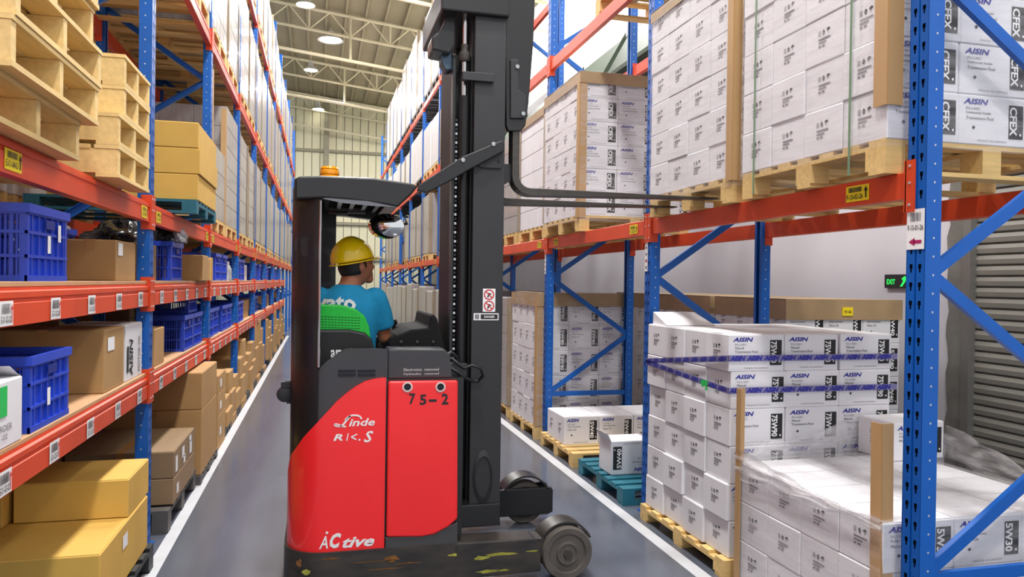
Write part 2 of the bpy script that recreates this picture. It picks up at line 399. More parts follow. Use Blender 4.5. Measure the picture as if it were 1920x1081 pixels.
def barcode(b, o, rt, up, w, h, mk, n=13, seed=1):
    rr = random.Random(seed); x = 0; o = Vector(o)
    while x < w:
        bw = w*rr.choice((.02, .035, .05)); a = o+rt*x; c = o+rt*min(x+bw, w); b.quad(a, c, c+up*h, a+up*h, mk); x += bw+w*rr.choice((.02, .04))
def shelf_label(txt, facing, seed):
    """white rack label with bar code, code text and red arrow edge; facing -1: toward -X, 1: toward +X"""
    b = MB(); rt = Vector((0, -1, 0)) if facing < 0 else Vector((0, 1, 0)); n = Vector((facing, 0, 0))
    w, h = .115, .085; o = n*.002-rt*w/2-Z_*h/2
    b.quad(o, o+rt*w, o+rt*w+Z_*h, o+Z_*h, 0)
    e = n*.003
    barcode(b, o+e+rt*.012+Z_*.042, rt, Z_, .074, .034, 1, seed=seed)
    b.text(txt, o+e+rt*.008+Z_*.010, rt, Z_, .086, .024, 1, .01)
    b.add([o+e+rt*.096+Z_*.055, o+e+rt*.102+Z_*.055, o+e+rt*.102+Z_*.01, o+e+rt*.096+Z_*.01], [(0, 1, 2, 3)], 2)
    b.add([o+e+rt*.09+Z_*.055, o+e+rt*.108+Z_*.055, o+e+rt*.099+Z_*.075], [(0, 1, 2)], 2)
    return b.mesh('label_sticker', [PAPER, INKK, REDINK], fix=False)
def yellow_label(txt, facing):
    b = MB(); rt = Vector((0, -1, 0)) if facing < 0 else Vector((0, 1, 0)); n = Vector((facing, 0, 0))
    w, h = .15, .072; o = n*.002-rt*w/2-Z_*h/2; e = n*.003
    b.quad(o, o+rt*w, o+rt*w+Z_*h, o+Z_*h, 0)
    barcode(b, o+e+rt*.02+Z_*.042, rt, Z_, .085, .022, 1, seed=3)
    b.text(txt, o+e+rt*.008+Z_*.010, rt, Z_, .105, .024, 1, .01)
    b.quad(o+e+rt*.128+Z_*.012, o+e+rt*.136+Z_*.012, o+e+rt*.136+Z_*.045, o+e+rt*.128+Z_*.045, 2)
    b.add([o+e+rt*.120+Z_*.043, o+e+rt*.144+Z_*.043, o+e+rt*.132+Z_*.064], [(0, 1, 2)], 2)
    return b.mesh('yellow_label', [YELLOW, INKK, INKK], fix=False)
SHL = [shelf_label(t, 1, i) for i, t in enumerate(('E-01-03-01', 'E-01-03-02', 'E-01-03-03', 'E-01-02-01', 'E-01-02-02', 'E-01-02-03'))]
YLR = yellow_label('F-13-02-26', -1); YLL = yellow_label('E-01-04-01', 1)
LV = {'R': [(2.185, 'first pallet level'), (4.09, 'second pallet level'), (5.95, 'third pallet level')],
      'L': [(2.172, 'first pallet level'), (4.05, 'second pallet level'), (5.95, 'third pallet level'), (1.66, 'upper shelf'), (1.085, 'lower shelf')]}
def beam(side, k, z, lvl, rear=False):
    x = {('R', 0): XR+.002, ('R', 1): XR+.998, ('L', 0): XL-.002, ('L', 1): XL-.998}[(side, int(rear))]
    y = Y0+BAY*k+.05
    nm = f"{'rear' if rear else 'front'} orange beam, {lvl}, {ORD[k+1] if side=='L' else ORD[k]} bay along the {'right' if side=='R' else 'left'} rack"
    flip = (side == 'L') != rear
    t = thing('pallet_beam' if z > 2 else 'shelf_beam', nm, 'rack beam', (x, y if not flip else y+BAY-.10, z), math.pi if flip else 0, 'orange rack beams')
    inst(BM_R if side == 'R' else BM_L if z > 2 else BM_S, 'rail', t); inst(CONN, 'connector', t); inst(CONN2, 'connector', t, (0, BAY-.10, 0))
    if not rear:
        f = -1
        if z > 2 and abs(z-2.18) < .1:
            if side == 'R':
                for yy in ((.30,) if k == 0 else (.22, 2.2)): inst(YLR, 'yellow_label', t, (0, yy, -.056))
            else:
                for yy in ((.16, 2.15) if k == 0 else (.16, 2.33)): inst(YLR2, 'yellow_label', t, (0, yy, -.075))
        elif z < 2 and k < 5:
            n = 5
            for i in range(n): inst(SHL2[(i+(0 if z > 1.5 else 3)) % 6], 'label_sticker', t, (-.001, .24+i*.49, -.088))
    return t
def flipped(me): c = me.copy(); c.transform(Matrix.Rotation(math.pi, 4, 'Z')); return c
SHL2 = [flipped(s) for s in SHL]; YLR2 = flipped(YLL)
for k in range(0, 11):
    for z, n in LV['R']:
        beam('R', k, z, n)
        if k < 7: beam('R', k, z, n, True)
for k in range(-1, 11):
    for z, n in LV['L'][:3]:
        beam('L', k, z, n)
        if k < 5: beam('L', k, z, n, True)
    if k < 8:
        for z, n in LV['L'][3:]:
            beam('L', k, z, n)
            if k < 3: beam('L', k, z, n, True)
            y = Y0+BAY*k
            d = MB().box(XL-.985, y+.055, z+.001, XL-.016, y+BAY-.055, z+.020)
            tag(d.build('shelf_board', DECK, bevel=.002, seg=1), f'brown board deck of the {n}, {ORD[k+1]} bay along the left rack', 'shelf board', 'left rack shelf boards')
SH1, SH2 = 1.66+.021, 1.085+.021       # tops of the boards

# post labels on the right rack
b = MB(); rt = -Y_; o = Vector((-.003, .047, 1.86)); e = Vector((-.001, 0, 0))
b.quad(o, o+rt*.094, o+rt*.094+Z_*.165, o+Z_*.165, 0); barcode(b, o+e+rt*.02+Z_*.115, rt, Z_, .056, .035, 3, seed=5)
b.text('F-13-01-26', o+e+rt*.006+Z_*.078, rt, Z_, .082, .022, 1, .01)
b.quad(o+e+rt*.04+Z_*.024, o+e+rt*.08+Z_*.024, o+e+rt*.08+Z_*.038, o+e+rt*.04+Z_*.038, 2)
b.add([o+e+rt*.044+Z_*.014, o+e+rt*.044+Z_*.048, o+e+rt*.012+Z_*.031], [(0, 1, 2)], 2)
b.build('location_label', [PAPER, INKK, MAGENTA, INKG], FR[0], org=(0, 0, 0), fix=False)
for k in (1, 2):
    b = MB(); o = Vector((-.003, .046, 1.80)); b.quad(o, o+rt*.05, o+rt*.05+Z_*.26, o+Z_*.26, 0)
    for i in range(5):
        mt = (1, 2, 1, 1, 2)[i]; c = o+e+rt*.012+Z_*(.02+i*.049); b.quad(c, c+rt*.026, c+rt*.026+Z_*.02, c+Z_*.02, mt)
    b.build('location_label', [PAPER, INKG, MAGENTA], FR[k], org=(0, 0, 0), fix=False)

# ------------------------------------------------------------------ pallets
def pallet_parts(Lx, Ly, h, kind):
    """parts as (name, mesh); origin at corner (0,0,0). kind block: three runners along x with blocks; stringer: three solid stringers along x"""
    out = []; t = .019
    if kind == 'block':
        for i in range(7):
            w = .10; y0 = (Ly-w)*i/6
            out.append(('deck_board', MB().box(0, y0, h-t, Lx, y0+w, h)))
        for x in (0, Lx/2-.05, Lx-.10): out.append(('cross_board', MB().box(x, 0, h-2*t, x+.10, Ly, h-t)))
        for x in (0, Lx/2-.05, Lx-.10):
            for y in (0, Ly/2-.06, Ly-.12): out.append(('block', MB().box(x, y, t, x+.10, y+.12, h-2*t)))
        for y in (0, Ly/2-.05, Ly-.10): out.append(('bottom_board', MB().box(0, y, 0, Lx, y+.10, t)))
    else:
        for i in range(9):
            w = Lx/9*.88; x0 = (Lx-w)*i/8
            out.append(('deck_board', MB().box(x0, 0, h-t+random.uniform(-.001, .002), x0+w, Ly, h)))
        for y in (0, Ly/2-.022, Ly-.045): out.append(('stringer', MB().box(.004, y+.003, t, Lx-.004, y+.042, h-t)))
        for x in (0, Lx/2-.05, Lx-.10): out.append(('bottom_board', MB().box(x, 0, 0, x+.10, Ly, t)))
    return [(n, bb) for n, bb in out]
PCACHE = {}
def pallet(x, y, z, Lx, Ly, h, kind, M, label, group, detail=True, rz=0, name='wooden_pallet'):
    key = (Lx, Ly, h, kind, M.name, detail)
    if key not in PCACHE:
        ps = pallet_parts(Lx, Ly, h, kind)
        if detail:
            seen = []
            for n, bb in ps:
                seen.append((n, bb.mesh(n, [M])))
            PCACHE[key] = seen
        else:
            a = MB()
            for n, bb in ps: a.add(bb.v, bb.f)
            PCACHE[key] = a.mesh(name, [M])
    c = PCACHE[key]
    if detail:
        t = thing(name, label, 'pallet', (x, y, z), rz, group)
        for n, me in c: inst(me, n, t)
        return t
    o = inst(c, name, None, (x, y, z), (0, 0, rz)); return tag(o, label, 'pallet', group)

# ------------------------------------------------------------------ cartons
def carton_mesh(Lx, Ly, Hz, M, name='carton', seam='x'):
    b = bmesh.new(); bmesh.ops.create_cube(b, size=1, matrix=Matrix.Translation((Lx/2, Ly/2, Hz/2-.002)) @ Matrix.Diagonal((Lx-.003, Ly-.003, Hz-.004, 1)))
    bmesh.ops.bevel(b, geom=list(b.edges), offset=.004, segments=1, affect='EDGES')
    me = bpy.data.meshes.new(name); b.to_mesh(me); b.free(); me.materials.append(M); me.materials.append(WEDGE)
    a = MB()
    if seam == 'x':
        a.box(.006, .006, Hz-.004, Lx-.006, Ly/2-.002, Hz-.001); a.box(.006, Ly/2+.002, Hz-.004, Lx-.006, Ly-.006, Hz-.001)
    else:
        a.box(.006, .006, Hz-.004, Lx/2-.002, Ly-.006, Hz-.001); a.box(Lx/2+.002, .006, Hz-.004, Lx-.006, Ly-.006, Hz-.001)
    m2 = a.mesh('x', []); b = bmesh.new(); b.from_mesh(me); b.from_mesh(m2); b.to_mesh(me); b.free(); bpy.data.meshes.remove(m2)
    return me
def print_mesh(Lx, Ly, Hz, code, upside=False):
    """print on the -Y face (logo, lines, dark code panel) and the -X face (handling signs)"""
    b = MB(); y = -.0004; W_, H_ = Lx, Hz
    P = lambda fx, fz, d=0: Vector((fx*W_, y-d, fz*H_))
    def rect(x0, z0, x1, z1, mt, d=0): b.quad(P(x0, z0, d), P(x1, z0, d), P(x1, z1, d), P(x0, z1, d), mt)
    b.text('AISIN', P(.07, .80), X_, Z_, .36*W_, .115*H_, 0, .035, .25)
    b.text('FLUIDRA' if 0 else 'FLUID', P(.11, .695), X_, Z_, .20*W_, .05*H_, 2)
    lines = {'75W90': ('Manual', 'Transmission Fluid'), '5W40': ('Fully Synthetic', 'Motor Oil'), '5W30': ('Fully Synthetic', 'Motor Oil'), 'CFEX': ('Continuously Variable', 'Transmission Fluid')}[code]
    b.text(lines[0], P(.11, .60), X_, Z_, min(.36, .026*len(lines[0]))*W_, .06*H_, 1); b.text(lines[1], P(.11, .50), X_, Z_, min(.40, .026*len(lines[1]))*W_, .06*H_, 1)
    b.add([P(.22, .38), P(.245, .34), P(.22, .30), P(.195, .34)], [(0, 1, 2, 3)], 1)
    b.text('MADE IN JAPAN' if code != '5W40' else 'MADE IN CHINA', P(.28, .06), X_, Z_, .42*W_, .045*H_, 2)
    x0, x1, z0, z1 = (.735, .945, .16, .84)
    rect(x0, z0, x1, z1, 1)
    # code reads downward (turned clockwise)
    b.text(code, P(x0+.05*(x1-x0), z1-.05*(z1-z0), .0004), -Z_, X_, .86*(z1-z0)*H_, .52*(x1-x0)*W_, 3, .03)
    rect(x0+.76*(x1-x0), z0+.10*(z1-z0), x0+.88*(x1-x0), z0+.17*(z1-z0), 3, .0004)
    # -X face
    x = -.0004; rt = -Y_; o = Vector((x, Ly, 0))
    Q = lambda fy, fz: o+rt*(fy*Ly)+Z_*(fz*H_)
    def r2(a, c, e, f, mt): b.quad(Q(a, c), Q(e, c), Q(e, f), Q(a, f), mt)
    for i in range(4): r2(.35, .60+i*.03, .42, .615+i*.03, 2)
    b.add([Q(.455, .66), Q(.49, .72), Q(.525, .66), Q(.50, .60), Q(.48, .60)], [(0, 1, 2, 3, 4)], 1); r2(.475, .625, .505, .67, 3)
    b.add([Q(.56, .665), Q(.585, .71), Q(.63, .72), Q(.66, .675)], [(0, 1, 2, 3)], 1); r2(.60, .60, .61, .67, 1)
    r2(.36, .50, .66, .535, 2); r2(.36, .43, .56, .46, 2); r2(.36, .35, .42, .39, 2); r2(.45, .35, .52, .39, 2)
    return b.mesh('print', [INKB, INKK, INKG, PAPER], fix=False)
BW, BL, BH = .278, .370, .218
CT = carton_mesh(BL, BW, BH, WHITE)
PR = {c: print_mesh(BL, BW, BH, c) for c in ('75W90', '5W30', 'CFEX')}
CW, CL, CH = .272, .362, .278
CT4 = carton_mesh(CL, CW, CH, WHITE); PR['5W40'] = print_mesh(CL, CW, CH, '5W40')
NEARW = ['nearest', 'second', 'third', 'farthest', 'fifth', 'sixth']
def carton(code, x, y, z, label, group, rot=(0, 0, 0)):
    o = inst(CT4 if code == '5W40' else CT, 'carton', None, (x, y, z), rot); tag(o, label, 'carton', group)
    inst(PR[code], 'print', o); return o
def carton_load(code, x0, y0, z0, nx, ny, nz, where, group, top=False, jit=.004):
    L, W_, Hh = (CL, CW, CH) if code == '5W40' else (BL, BW, BH)
    for k in range(nz):
        row = 'top' if k == nz-1 else 'bottom' if k == 0 else ORD[nz-1-k]+' from top'
        for j in range(ny):
            for i in range(nx):
                if not (i == 0 or j == 0 or (top and k == nz-1)): continue
                pos = f'{NEARW[j]} on aisle side' if i == 0 else f'{ORD[i]} from aisle'+(f', {NEARW[j]} row' if j else '')
                rr = random.Random(k*97+j*13+i)
                carton(code, x0+i*L+rr.uniform(-jit, jit), y0+j*W_+rr.uniform(-.0012, .0012), z0+k*Hh, f'white carton, {row}, {pos}, {where}', group)
def edge_board(x, y, z0, z1, sx, sy, label, lean=(0, 0), w=.055, M=None):
    """L-profile kraft corner board; legs run along sx*X and sy*Y from the corner"""
    b = MB(); t = .005
    for (ax, ay) in ((sx, 0), (0, sy)):
        p = [(x, y), (x+ax*w, y+ay*w), (x+ax*w-(sx*t if ax == 0 else 0)*1, y+ay*w-(sy*t if ay == 0 else 0)), (x-(sx*t if ax == 0 else 0), y-(sy*t if ay == 0 else 0))]
        vs = [(a, c, z0) for a, c in p]+[(a+lean[0], c+lean[1], z1) for a, c in p]
        b.hexa(vs)
    return tag(b.build('corner_board', M or EDGE), label, 'corner board', 'kraft corner boards')

ZP = 2.185
# two near upper loads on first pallet level, bay between first and second uprights
pallet(2.30, 2.66, ZP, 1.11, 1.10, .145, 'block', PINE, 'pale wooden block pallet under the nearest wrapped upper load', 'pallets on the right rack')
pallet(2.30, 3.875, ZP, 1.11, 1.10, .145, 'block', PINE, 'pale wooden block pallet resting over the fork tips on the right beam', 'pallets on the right rack')
carton_load('CFEX', 2.30, 2.655, ZP+.146, 3, 4, 6, 'nearest upper load', 'cartons of the upper loads')
carton_load('CFEX', 2.30, 3.87, ZP+.146, 3, 4, 6, 'upper load above the fork tips', 'cartons of the upper loads')
edge_board(2.292, 2.647, 2.47, 3.64, 1, 1, 'kraft corner board on the nearest upper load beside the blue upright', w=.075)
edge_board(2.292, 3.862, 2.31, 3.64, 1, 1, 'kraft corner board standing between the two near upper loads', w=.06)
def cap_rail(x0, y0, x1, y1, z, label, w=.07, near=True):
    b = MB(); b.box(x0, y0, z-w, x0+.006, y1, z+.006); b.box(x0, y0, z, x0+w, y1, z+.006)
    if near: b.box(x0, y0-.006, z-w, x1, y0, z+.006); b.box(x0, y0, z, x1, y0+w, z+.0065)
    return tag(b.build('edge_board', CAPM), label, 'edge board', 'kraft top edge boards')
cap_rail(2.288, 3.862, 3.41, 4.985, 3.645, 'kraft edge board along the top of the load above the forks')
def wrap(x0, y0, z0, x1, y1, z1, label, M=FILM, seed=1, amp=.006):
    b = MB(); rr = random.Random(seed); ph = [rr.uniform(0, 6) for _ in range(6)]
    per = [(x0, y1, 0, -1), (x0, y0, 1, 0), (x1, y0, 0, 1), (x1, y1, -1, 0)]; ln = [y1-y0, x1-x0, y1-y0, x1-x0]
    for (px, py, dx, dy), L in zip(per, ln):
        nx, ny = (-1, 0) if (dx, dy) == (0, -1) else (0, -1) if (dx, dy) == (1, 0) else (1, 0) if (dx, dy) == (0, 1) else (0, 1)
        def fn(u, v):
            s = u*L; z = z0+(z1-z0)*v; edge = min(1, 8*u*(1-u))
            d = .005+edge*amp*(.6+.5*math.sin(s*9+z*3+ph[0])*math.sin(z*14+ph[1])+.3*math.sin(z*41+s*6+ph[2]))
            return (px+dx*s+nx*d, py+dy*s+ny*d, z)
        b.grid(fn, 12, 24)
    return tag(b.build('stretch_wrap', M, smooth=60, fix=False), label, 'stretch wrap', 'clear stretch wraps')
wrap(2.296, 2.65, 2.30, 3.415, 3.77, 3.66, 'clear stretch film around the nearest upper load of white cartons', seed=1)
wrap(2.296, 3.865, 2.28, 3.415, 4.985, 3.66, 'clear stretch film around the upper load above the fork tips', seed=2)
for y, nm in ((2.86, 'nearer'), (3.62, 'farther')):
    b = MB().box(2.2835, y, 2.20, 2.2865, y+.012, 3.65)
    tag(b.build('strapping', mat('green_strap', (110, 140, 110), .5, 0, 0)), f'thin green strap running up the nearest upper load, {nm} of two', 'strap', 'green straps')

# load C and D beyond
pallet(2.30, 6.5, ZP, 1.11, 1.12, .145, 'block', PINE, 'wooden pallet under the upper load with kraft capped top', 'pallets on the right rack')
carton_load('CFEX', 2.30, 6.505, ZP+.146, 3, 4, 6, 'kraft-capped upper load', 'cartons of the kraft-capped load')
edge_board(2.29, 6.495, 2.31, 3.56, 1, 1, 'kraft corner board of the kraft-capped upper load', w=.07)
cap_rail(2.286, 6.49, 3.42, 7.62, 3.645, 'brown kraft edge board around the top of the capped upper load', w=.10)
wrap(2.294, 6.495, 2.28, 3.42, 7.625, 3.66, 'clear stretch film around the kraft-capped upper load', seed=3)

# floor load 75W90
ZF = .11
pallet(2.28, 3.86, 0, 1.16, 1.16, ZF, 'block', PINE, 'pale wooden pallet on the floor under the tall strapped carton stack', 'pallets on the floor right')
carton_load('75W90', 2.315, 3.885, ZF+.001, 3, 4, 6, 'strapped floor stack', 'cartons of the strapped stack', top=True, jit=.012)
z0 = ZF+6*BH
fl = MB().hexa([(2.32, 4.72, z0+.002), (2.69, 4.72, z0+.002), (2.69, 4.715, z0+.004), (2.32, 4.715, z0+.004), (2.34, 4.98, z0+.085), (2.66, 4.98, z0+.085), (2.66, 4.975, z0+.088), (2.34, 4.975, z0+.088)])
fl.add([(2.32, 4.72, z0), (2.34, 4.98, z0+.085), (2.34, 4.98, z0)], [(0, 1, 2)])
tag(fl.build('carton_flap', WHITE), 'white cardboard flap propped open on top of the strapped stack', 'cardboard flap')
def strap(pts, label, h=.036):
    b = MB()
    pts = [Vector(p) for p in pts]
    for a, c in zip(pts, pts[1:]):
        n = (c-a).cross(Z_).normalized(); 
        b.hexa([a, c, c-n*.002, a-n*.002, a+Z_*h, c+Z_*h, c-n*.002+Z_*h, a-n*.002+Z_*h], 0)
        L = (c-a).length; d = (c-a).normalized(); k = 0; s = .005; off = n*.0015
        while s < L-.10:
            b.text('AISIN', a+off+d*s+Z_*.004, d, Z_, .105, h*.8, 1, .07, .3); s += .112
            if L < 1.2 and False: break
    return tag(b.build('printed_strap', [STRAP, INKB], fix=False), label, 'strap', 'printed film straps')
strap([(2.296, 5.0, 1.13), (2.296, 3.868, 1.262), (3.46, 3.868, 1.262)], 'blue printed film strap around the strapped stack, upper of the two')
strap([(2.296, 5.0, 1.125), (2.296, 3.868, 1.075), (3.46, 3.868, 1.075)], 'blue printed film strap around the strapped stack, lower of the two')
tag(MB().add([(2.290, 4.16, 1.075), (2.290, 4.10, 1.095), (2.290, 4.09, 1.12), (2.290, 4.15, 1.125), (2.290, 4.19, 1.105)], [(0, 1, 2, 3, 4)]).box(2.289, 4.10, 1.06, 2.291, 4.12, 1.09).build('green_tag', GREENT), 'small green tag stuck on the lower printed strap', 'tag')

# front low load 5W30
MB_ = MB()
pallet(2.31, 2.65, 0, 1.13, 1.13, .05, 'block', PINE, 'low wooden pallet under the near wrapped carton load', 'pallets on the floor right')
carton_load('5W30', 2.32, 2.66, .051, 3, 4, 3, 'near low load', 'cartons of the near low load', top=True, jit=.002)
carton('5W30', 3.19, 3.585, .051+3*BH+.004, 'single white carton standing on top of the near low load', 'cartons of the near low load', (0, 0, R(3)))
edge_board(2.305, 2.645, .02, 1.12, 1, 1, 'tan kraft corner board leaning at the near corner of the low load', (.03, .05), w=.058)
edge_board(2.305, 3.785, .02, 1.12, 1, -1, 'tan kraft corner board standing at the far corner of the low load', (0, 0), w=.05)
def drape(a0, a1, b0, b1, sag, label, seed):
    a0, a1, b0, b1 = map(Vector, (a0, a1, b0, b1)); rr = random.Random(seed); p = [rr.uniform(0, 6) for _ in range(4)]; b = MB()
    def fn(u, v):
        top = a0.lerp(a1, u); bot = b0.lerp(b1, u); x = top.lerp(bot, v)
        z = x.z-sag*4*u*(1-u)*(1-v)+.008*math.sin(u*23+v*5+p[0])+.006*math.sin(v*21+u*9+p[1])
        return (x.x+.006*math.sin(v*17+p[2]), x.y+.006*math.sin(u*19+p[3]), z)
    b.grid(fn, 24, 10); return tag(b.build('loose_wrap', FILMV, smooth=60, fix=False), label, 'stretch wrap', 'loose stretch film')
zt = .051+3*BH
drape((2.30, 3.79, zt+.12), (3.18, 3.875, zt+.215), (2.30, 3.79, zt-.02), (3.18, 3.88, zt+.01), .06, 'loose clear film rising from the far corner to the single carton', 4)
drape((2.30, 3.79, zt+.10), (2.295, 2.65, zt+.02), (2.30, 3.79, zt-.10), (2.295, 2.65, zt-.02), .03, 'loose clear film edge above the aisle side of the low load', 5)
drape((3.58, 3.60, zt+.21), (3.52, 2.65, zt+.02), (3.58, 3.66, zt+.01), (3.50, 2.65, zt-.12), .03, 'loose clear film sloping down from the single carton to the near corner', 6)
wrap(2.312, 2.652, .04, 3.44, 3.78, zt+.01, 'clear stretch film around the near low load', seed=7, amp=.008)
rr = random.Random(11); bb = MB()
def cover(u, v):
    x, y = 2.31+1.13*u, 2.65+1.13*v
    return (x, y, zt+.008+.004*math.sin(u*7+v*4)+.003*math.sin(v*9-u*6)+.03*max(0, v-.8))
bb.grid(cover, 20, 20); tag(bb.build('film_cover', FILMC, smooth=60, fix=False), 'clear film lying over the top of the near low load', 'stretch wrap')

# bay 2 floor: part pallet of larger cartons, opened carton on teal pallet
pallet(2.28, 6.52, 0, 1.1, 1.05, .13, 'block', PINE, 'wooden pallet with four larger white cartons on the floor', 'pallets on the floor right')
for j in range(2):
    for i in range(3):
        carton('5W40', 2.31+i*(CL+.004), 6.88+j*CW, .131, f"white carton on the half-empty floor pallet, {ORD[i]} from aisle, {'front' if j==0 else 'rear'} row", 'cartons on the half-empty pallet')
pallet(2.27, 5.32, 0, 1.1, 1.02, .13, 'block', TEAL, 'weathered teal painted wooden pallet on the floor by the second upright', 'pallets on the floor right', name='painted_pallet')
for y, x in ((5.86, 2.265), (5.55, 2.265)):
    pass
oc = inst(CT4, 'opened_carton', None, (2.33+.0, 5.72, .131+CH), (math.pi, 0, 0)); oc.location = (2.33, 5.72+CW, .131+CH)
tag(oc, 'opened white carton lying upside down on the teal pallet', 'carton')
pm = PR['5W40'].copy(); pm.transform(Matrix.Translation((CL, CW, CH)) @ Matrix.Rotation(math.pi, 4, 'Z') @ Matrix.Translation((0, 0, 0)) @ Matrix.Translation((0, 0, -CH)))
# upside-down print on the face toward the camera
pu = bpy.data.meshes.new('print'); tmp = PR['5W40'].copy(); tmp.transform(Matrix.Translation((CL, 0, CH)) @ Matrix.Rotation(math.pi, 4, 'Y'))
tmp.transform(Matrix.Translation((0, CW, CH)) @ Matrix.Rotation(math.pi, 4, 'X')); inst(tmp, 'print', oc)
flp = MB().hexa([(0, CW, .0), (.004, CW, 0), (.004, 0, 0), (0, 0, 0), (-.03, CW, -.06), (-.026, CW, -.06), (-.026, 0, -.06), (-.03, 0, -.06)]).mesh('flap', [WHITE]); inst(flp, 'flap', oc)

# 5W40 tall wrapped floor load beyond the third upright
pallet(2.29, 7.79, 0, 1.11, 1.12, .13, 'block', PINE, 'wooden pallet under the tall wrapped floor load past the third upright', 'pallets on the floor right')
carton_load('5W40', 2.30, 7.81, .131, 3, 4, 5, 'tall wrapped floor load', 'cartons of the tall floor load')
edge_board(2.292, 7.80, .14, 1.56, 1, 1, 'kraft corner board of the tall floor load past the third upright', w=.07)
cap_rail(2.288, 7.795, 3.40, 8.91, .131+5*CH+.07, 'kraft cap board around the top of the tall floor load', w=.14)
wrap(2.296, 7.80, .12, 3.40, 8.91, 1.6, 'clear stretch film around the tall floor load past the third upright', seed=9)

# rear row loads against the right wall
for n, (y0, wd) in enumerate(((5.22, 'near'), (6.42, 'middle'), (7.62, 'far'))):
    pallet(3.60, y0, 0, 1.1, 1.1, .13, 'block', PINE, f'wooden pallet under the {wd} load of the back row', 'pallets of the back row', detail=False)
    carton_load('5W40', 3.61, y0+.01, .131, 3, 4, 5, f'{wd} load of the back row', 'cartons of the back row')
    cap_rail(3.60, y0+.004, 4.71, y0+1.11, .131+5*CH+.075, f'brown kraft cap board on the {wd} load of the back row', w=.16)
    tp = MB().box(3.61, y0+.015, .131+5*CH+.068, 4.70, y0+1.10, .131+5*CH+.080)
    tag(tp.build('cap_sheet', CAPM), f'kraft sheet covering the {wd} load of the back row', 'cardboard sheet', 'kraft cap sheets')
b = MB(); yl = 5.22-.006; xx = 4.12
b.box(xx, yl-.003, 1.47, xx+.10, yl, 1.54, 0); b.text('W-06', (xx+.015, yl-.004, 1.49), X_, Z_, .07, .025, 1, .02)
tag(b.build('yellow_sticker', [YELLOW, INKK], fix=False), 'small yellow sticker on the cap of the near back-row load', 'sticker')
# exit sign on the wall
b = MB(); p = at(1685, 527, X=5.34)
b.box(5.32, p.y-.16, p.z-.065, 5.348, p.y+.16, p.z+.065, 0); rt = -Y_
b.text('EXIT', (5.318, p.y+.13, p.z-.03), rt, Z_, .11, .05, 1, .03)
o = Vector((5.318, p.y-.02, p.z-.05))
b.add([o+rt*.02, o+rt*.05, o+rt*.09+Z_*.05, o+rt*.13+Z_*.05, o+rt*.13+Z_*.065, o+rt*.08+Z_*.1, o+rt*.04+Z_*.075, o+rt*.06+Z_*.05], [tuple(range(8))], 1)
tag(b.build('exit_sign', [INKK, mat('sign_green', (40, 220, 90), .5, 0, 0, emit=.8)], fix=False), 'black and green exit sign on the right wall', 'sign')

# ------------------------------------------------------------------ generic wrapped loads down the racks
UNIT = {}
def unit_carton(M):
    if M.name not in UNIT:
        b = bmesh.new(); bmesh.ops.create_cube(b, size=1, matrix=Matrix.Translation((.5, .5, .5))); bmesh.ops.bevel(b, geom=list(b.edges), offset=.022, segments=1, affect='EDGES')
        me = bpy.data.meshes.new('carton'); b.to_mesh(me); b.free(); me.materials.append(M); UNIT[M.name] = me
    return UNIT[M.name]
def wload(side, x0, x1, y0, y1, z0, z1, label, group, M=FILMG, cells=True, board=True, cap=False):
    t = thing('wrapped_load', label, 'pallet load', ((x0+x1)/2, (y0+y1)/2, z0), 0, group); me = unit_carton(M); c = WL[t]
    xa = x0 if side == 'R' else x1      # aisle face
    if cells: ny, nz, nx = 4, max(3, round((z1-z0)/.23)), 3
    else: ny, nz, nx = 3, 1, 1
    dx, dy, dz = (x1-x0)/nx, (y1-y0)/ny, (z1-z0)/nz
    for k in range(nz):
        for j in range(ny):
            for i in range(nx):
                if cells and not (j == 0 or (i == 0 if side == 'R' else i == nx-1) or (k == nz-1 and z1 < 1.7)): continue
                inst(me, 'carton', t, (x0+i*dx-c[0], y0+j*dy-c[1], z0+k*dz-c[2]), (0, 0, 0), (dx-.001, dy-.001, dz-.001))
    if board:
        s = -1 if side == 'R' else 1; e = .012*s
        b = MB(); ya = y0-.006
        b.box(xa+e, ya, z0+.02, xa+e*.5-s*.0, ya+.07, z1+.0); b.box(xa+e, ya-.006, z0+.02, xa-s*.06, ya, z1)
        b.build('corner_board', EDGEF, t)
        b = MB(); b.box(xa+e, y1-.07, z0+.02, xa+e*.4, y1, z1); b.build('corner_board', EDGEF, t)
    if cap:
        s = -1 if side == 'R' else 1; b = MB(); b.box(x0-.012, y0-.012, z1-.08, x1+.012, y1+.012, z1+.012); b.build('cap_board', CAPM, t)
    return t
PJ = 0
def slot(side, k, s): # y start of load slot s (0/1) in bay k
    return Y0+BAY*k+.10+s*1.24
def put(side, k, s, zb, ht, lvl, M=FILMG, overhang=-.012, pal=None, cells=None, cap=False, dep=1.08):
    y0 = slot(side, k, s); y1 = y0+1.12
    if side == 'R': x0 = XR-overhang; x1 = x0+dep
    else: x1 = XL+overhang; x0 = x1-dep
    nm = f"{ORD[k if side=='R' else k+1]} bay, {'near' if s==0 else 'far'} half, {lvl} of the {'right' if side=='R' else 'left'} rack"
    near = k <= 2
    pallet(x0, y0, zb+.002, 1.08, 1.12, .145, 'block', pal or PINE, f"{'black' if pal is BLACKP else 'wooden'} pallet in {nm}", 'pallets along the racks', detail=near, name='plastic_pallet' if pal is BLACKP else 'wooden_pallet')
    wload(side, x0, x1, y0, y1, zb+.148, zb+.148+ht, f"film-wrapped load in {nm}", 'wrapped loads along the racks', M, (k <= 3) if cells is None else cells, rr.random() < .4 or cap, cap)
rr = random.Random(5)
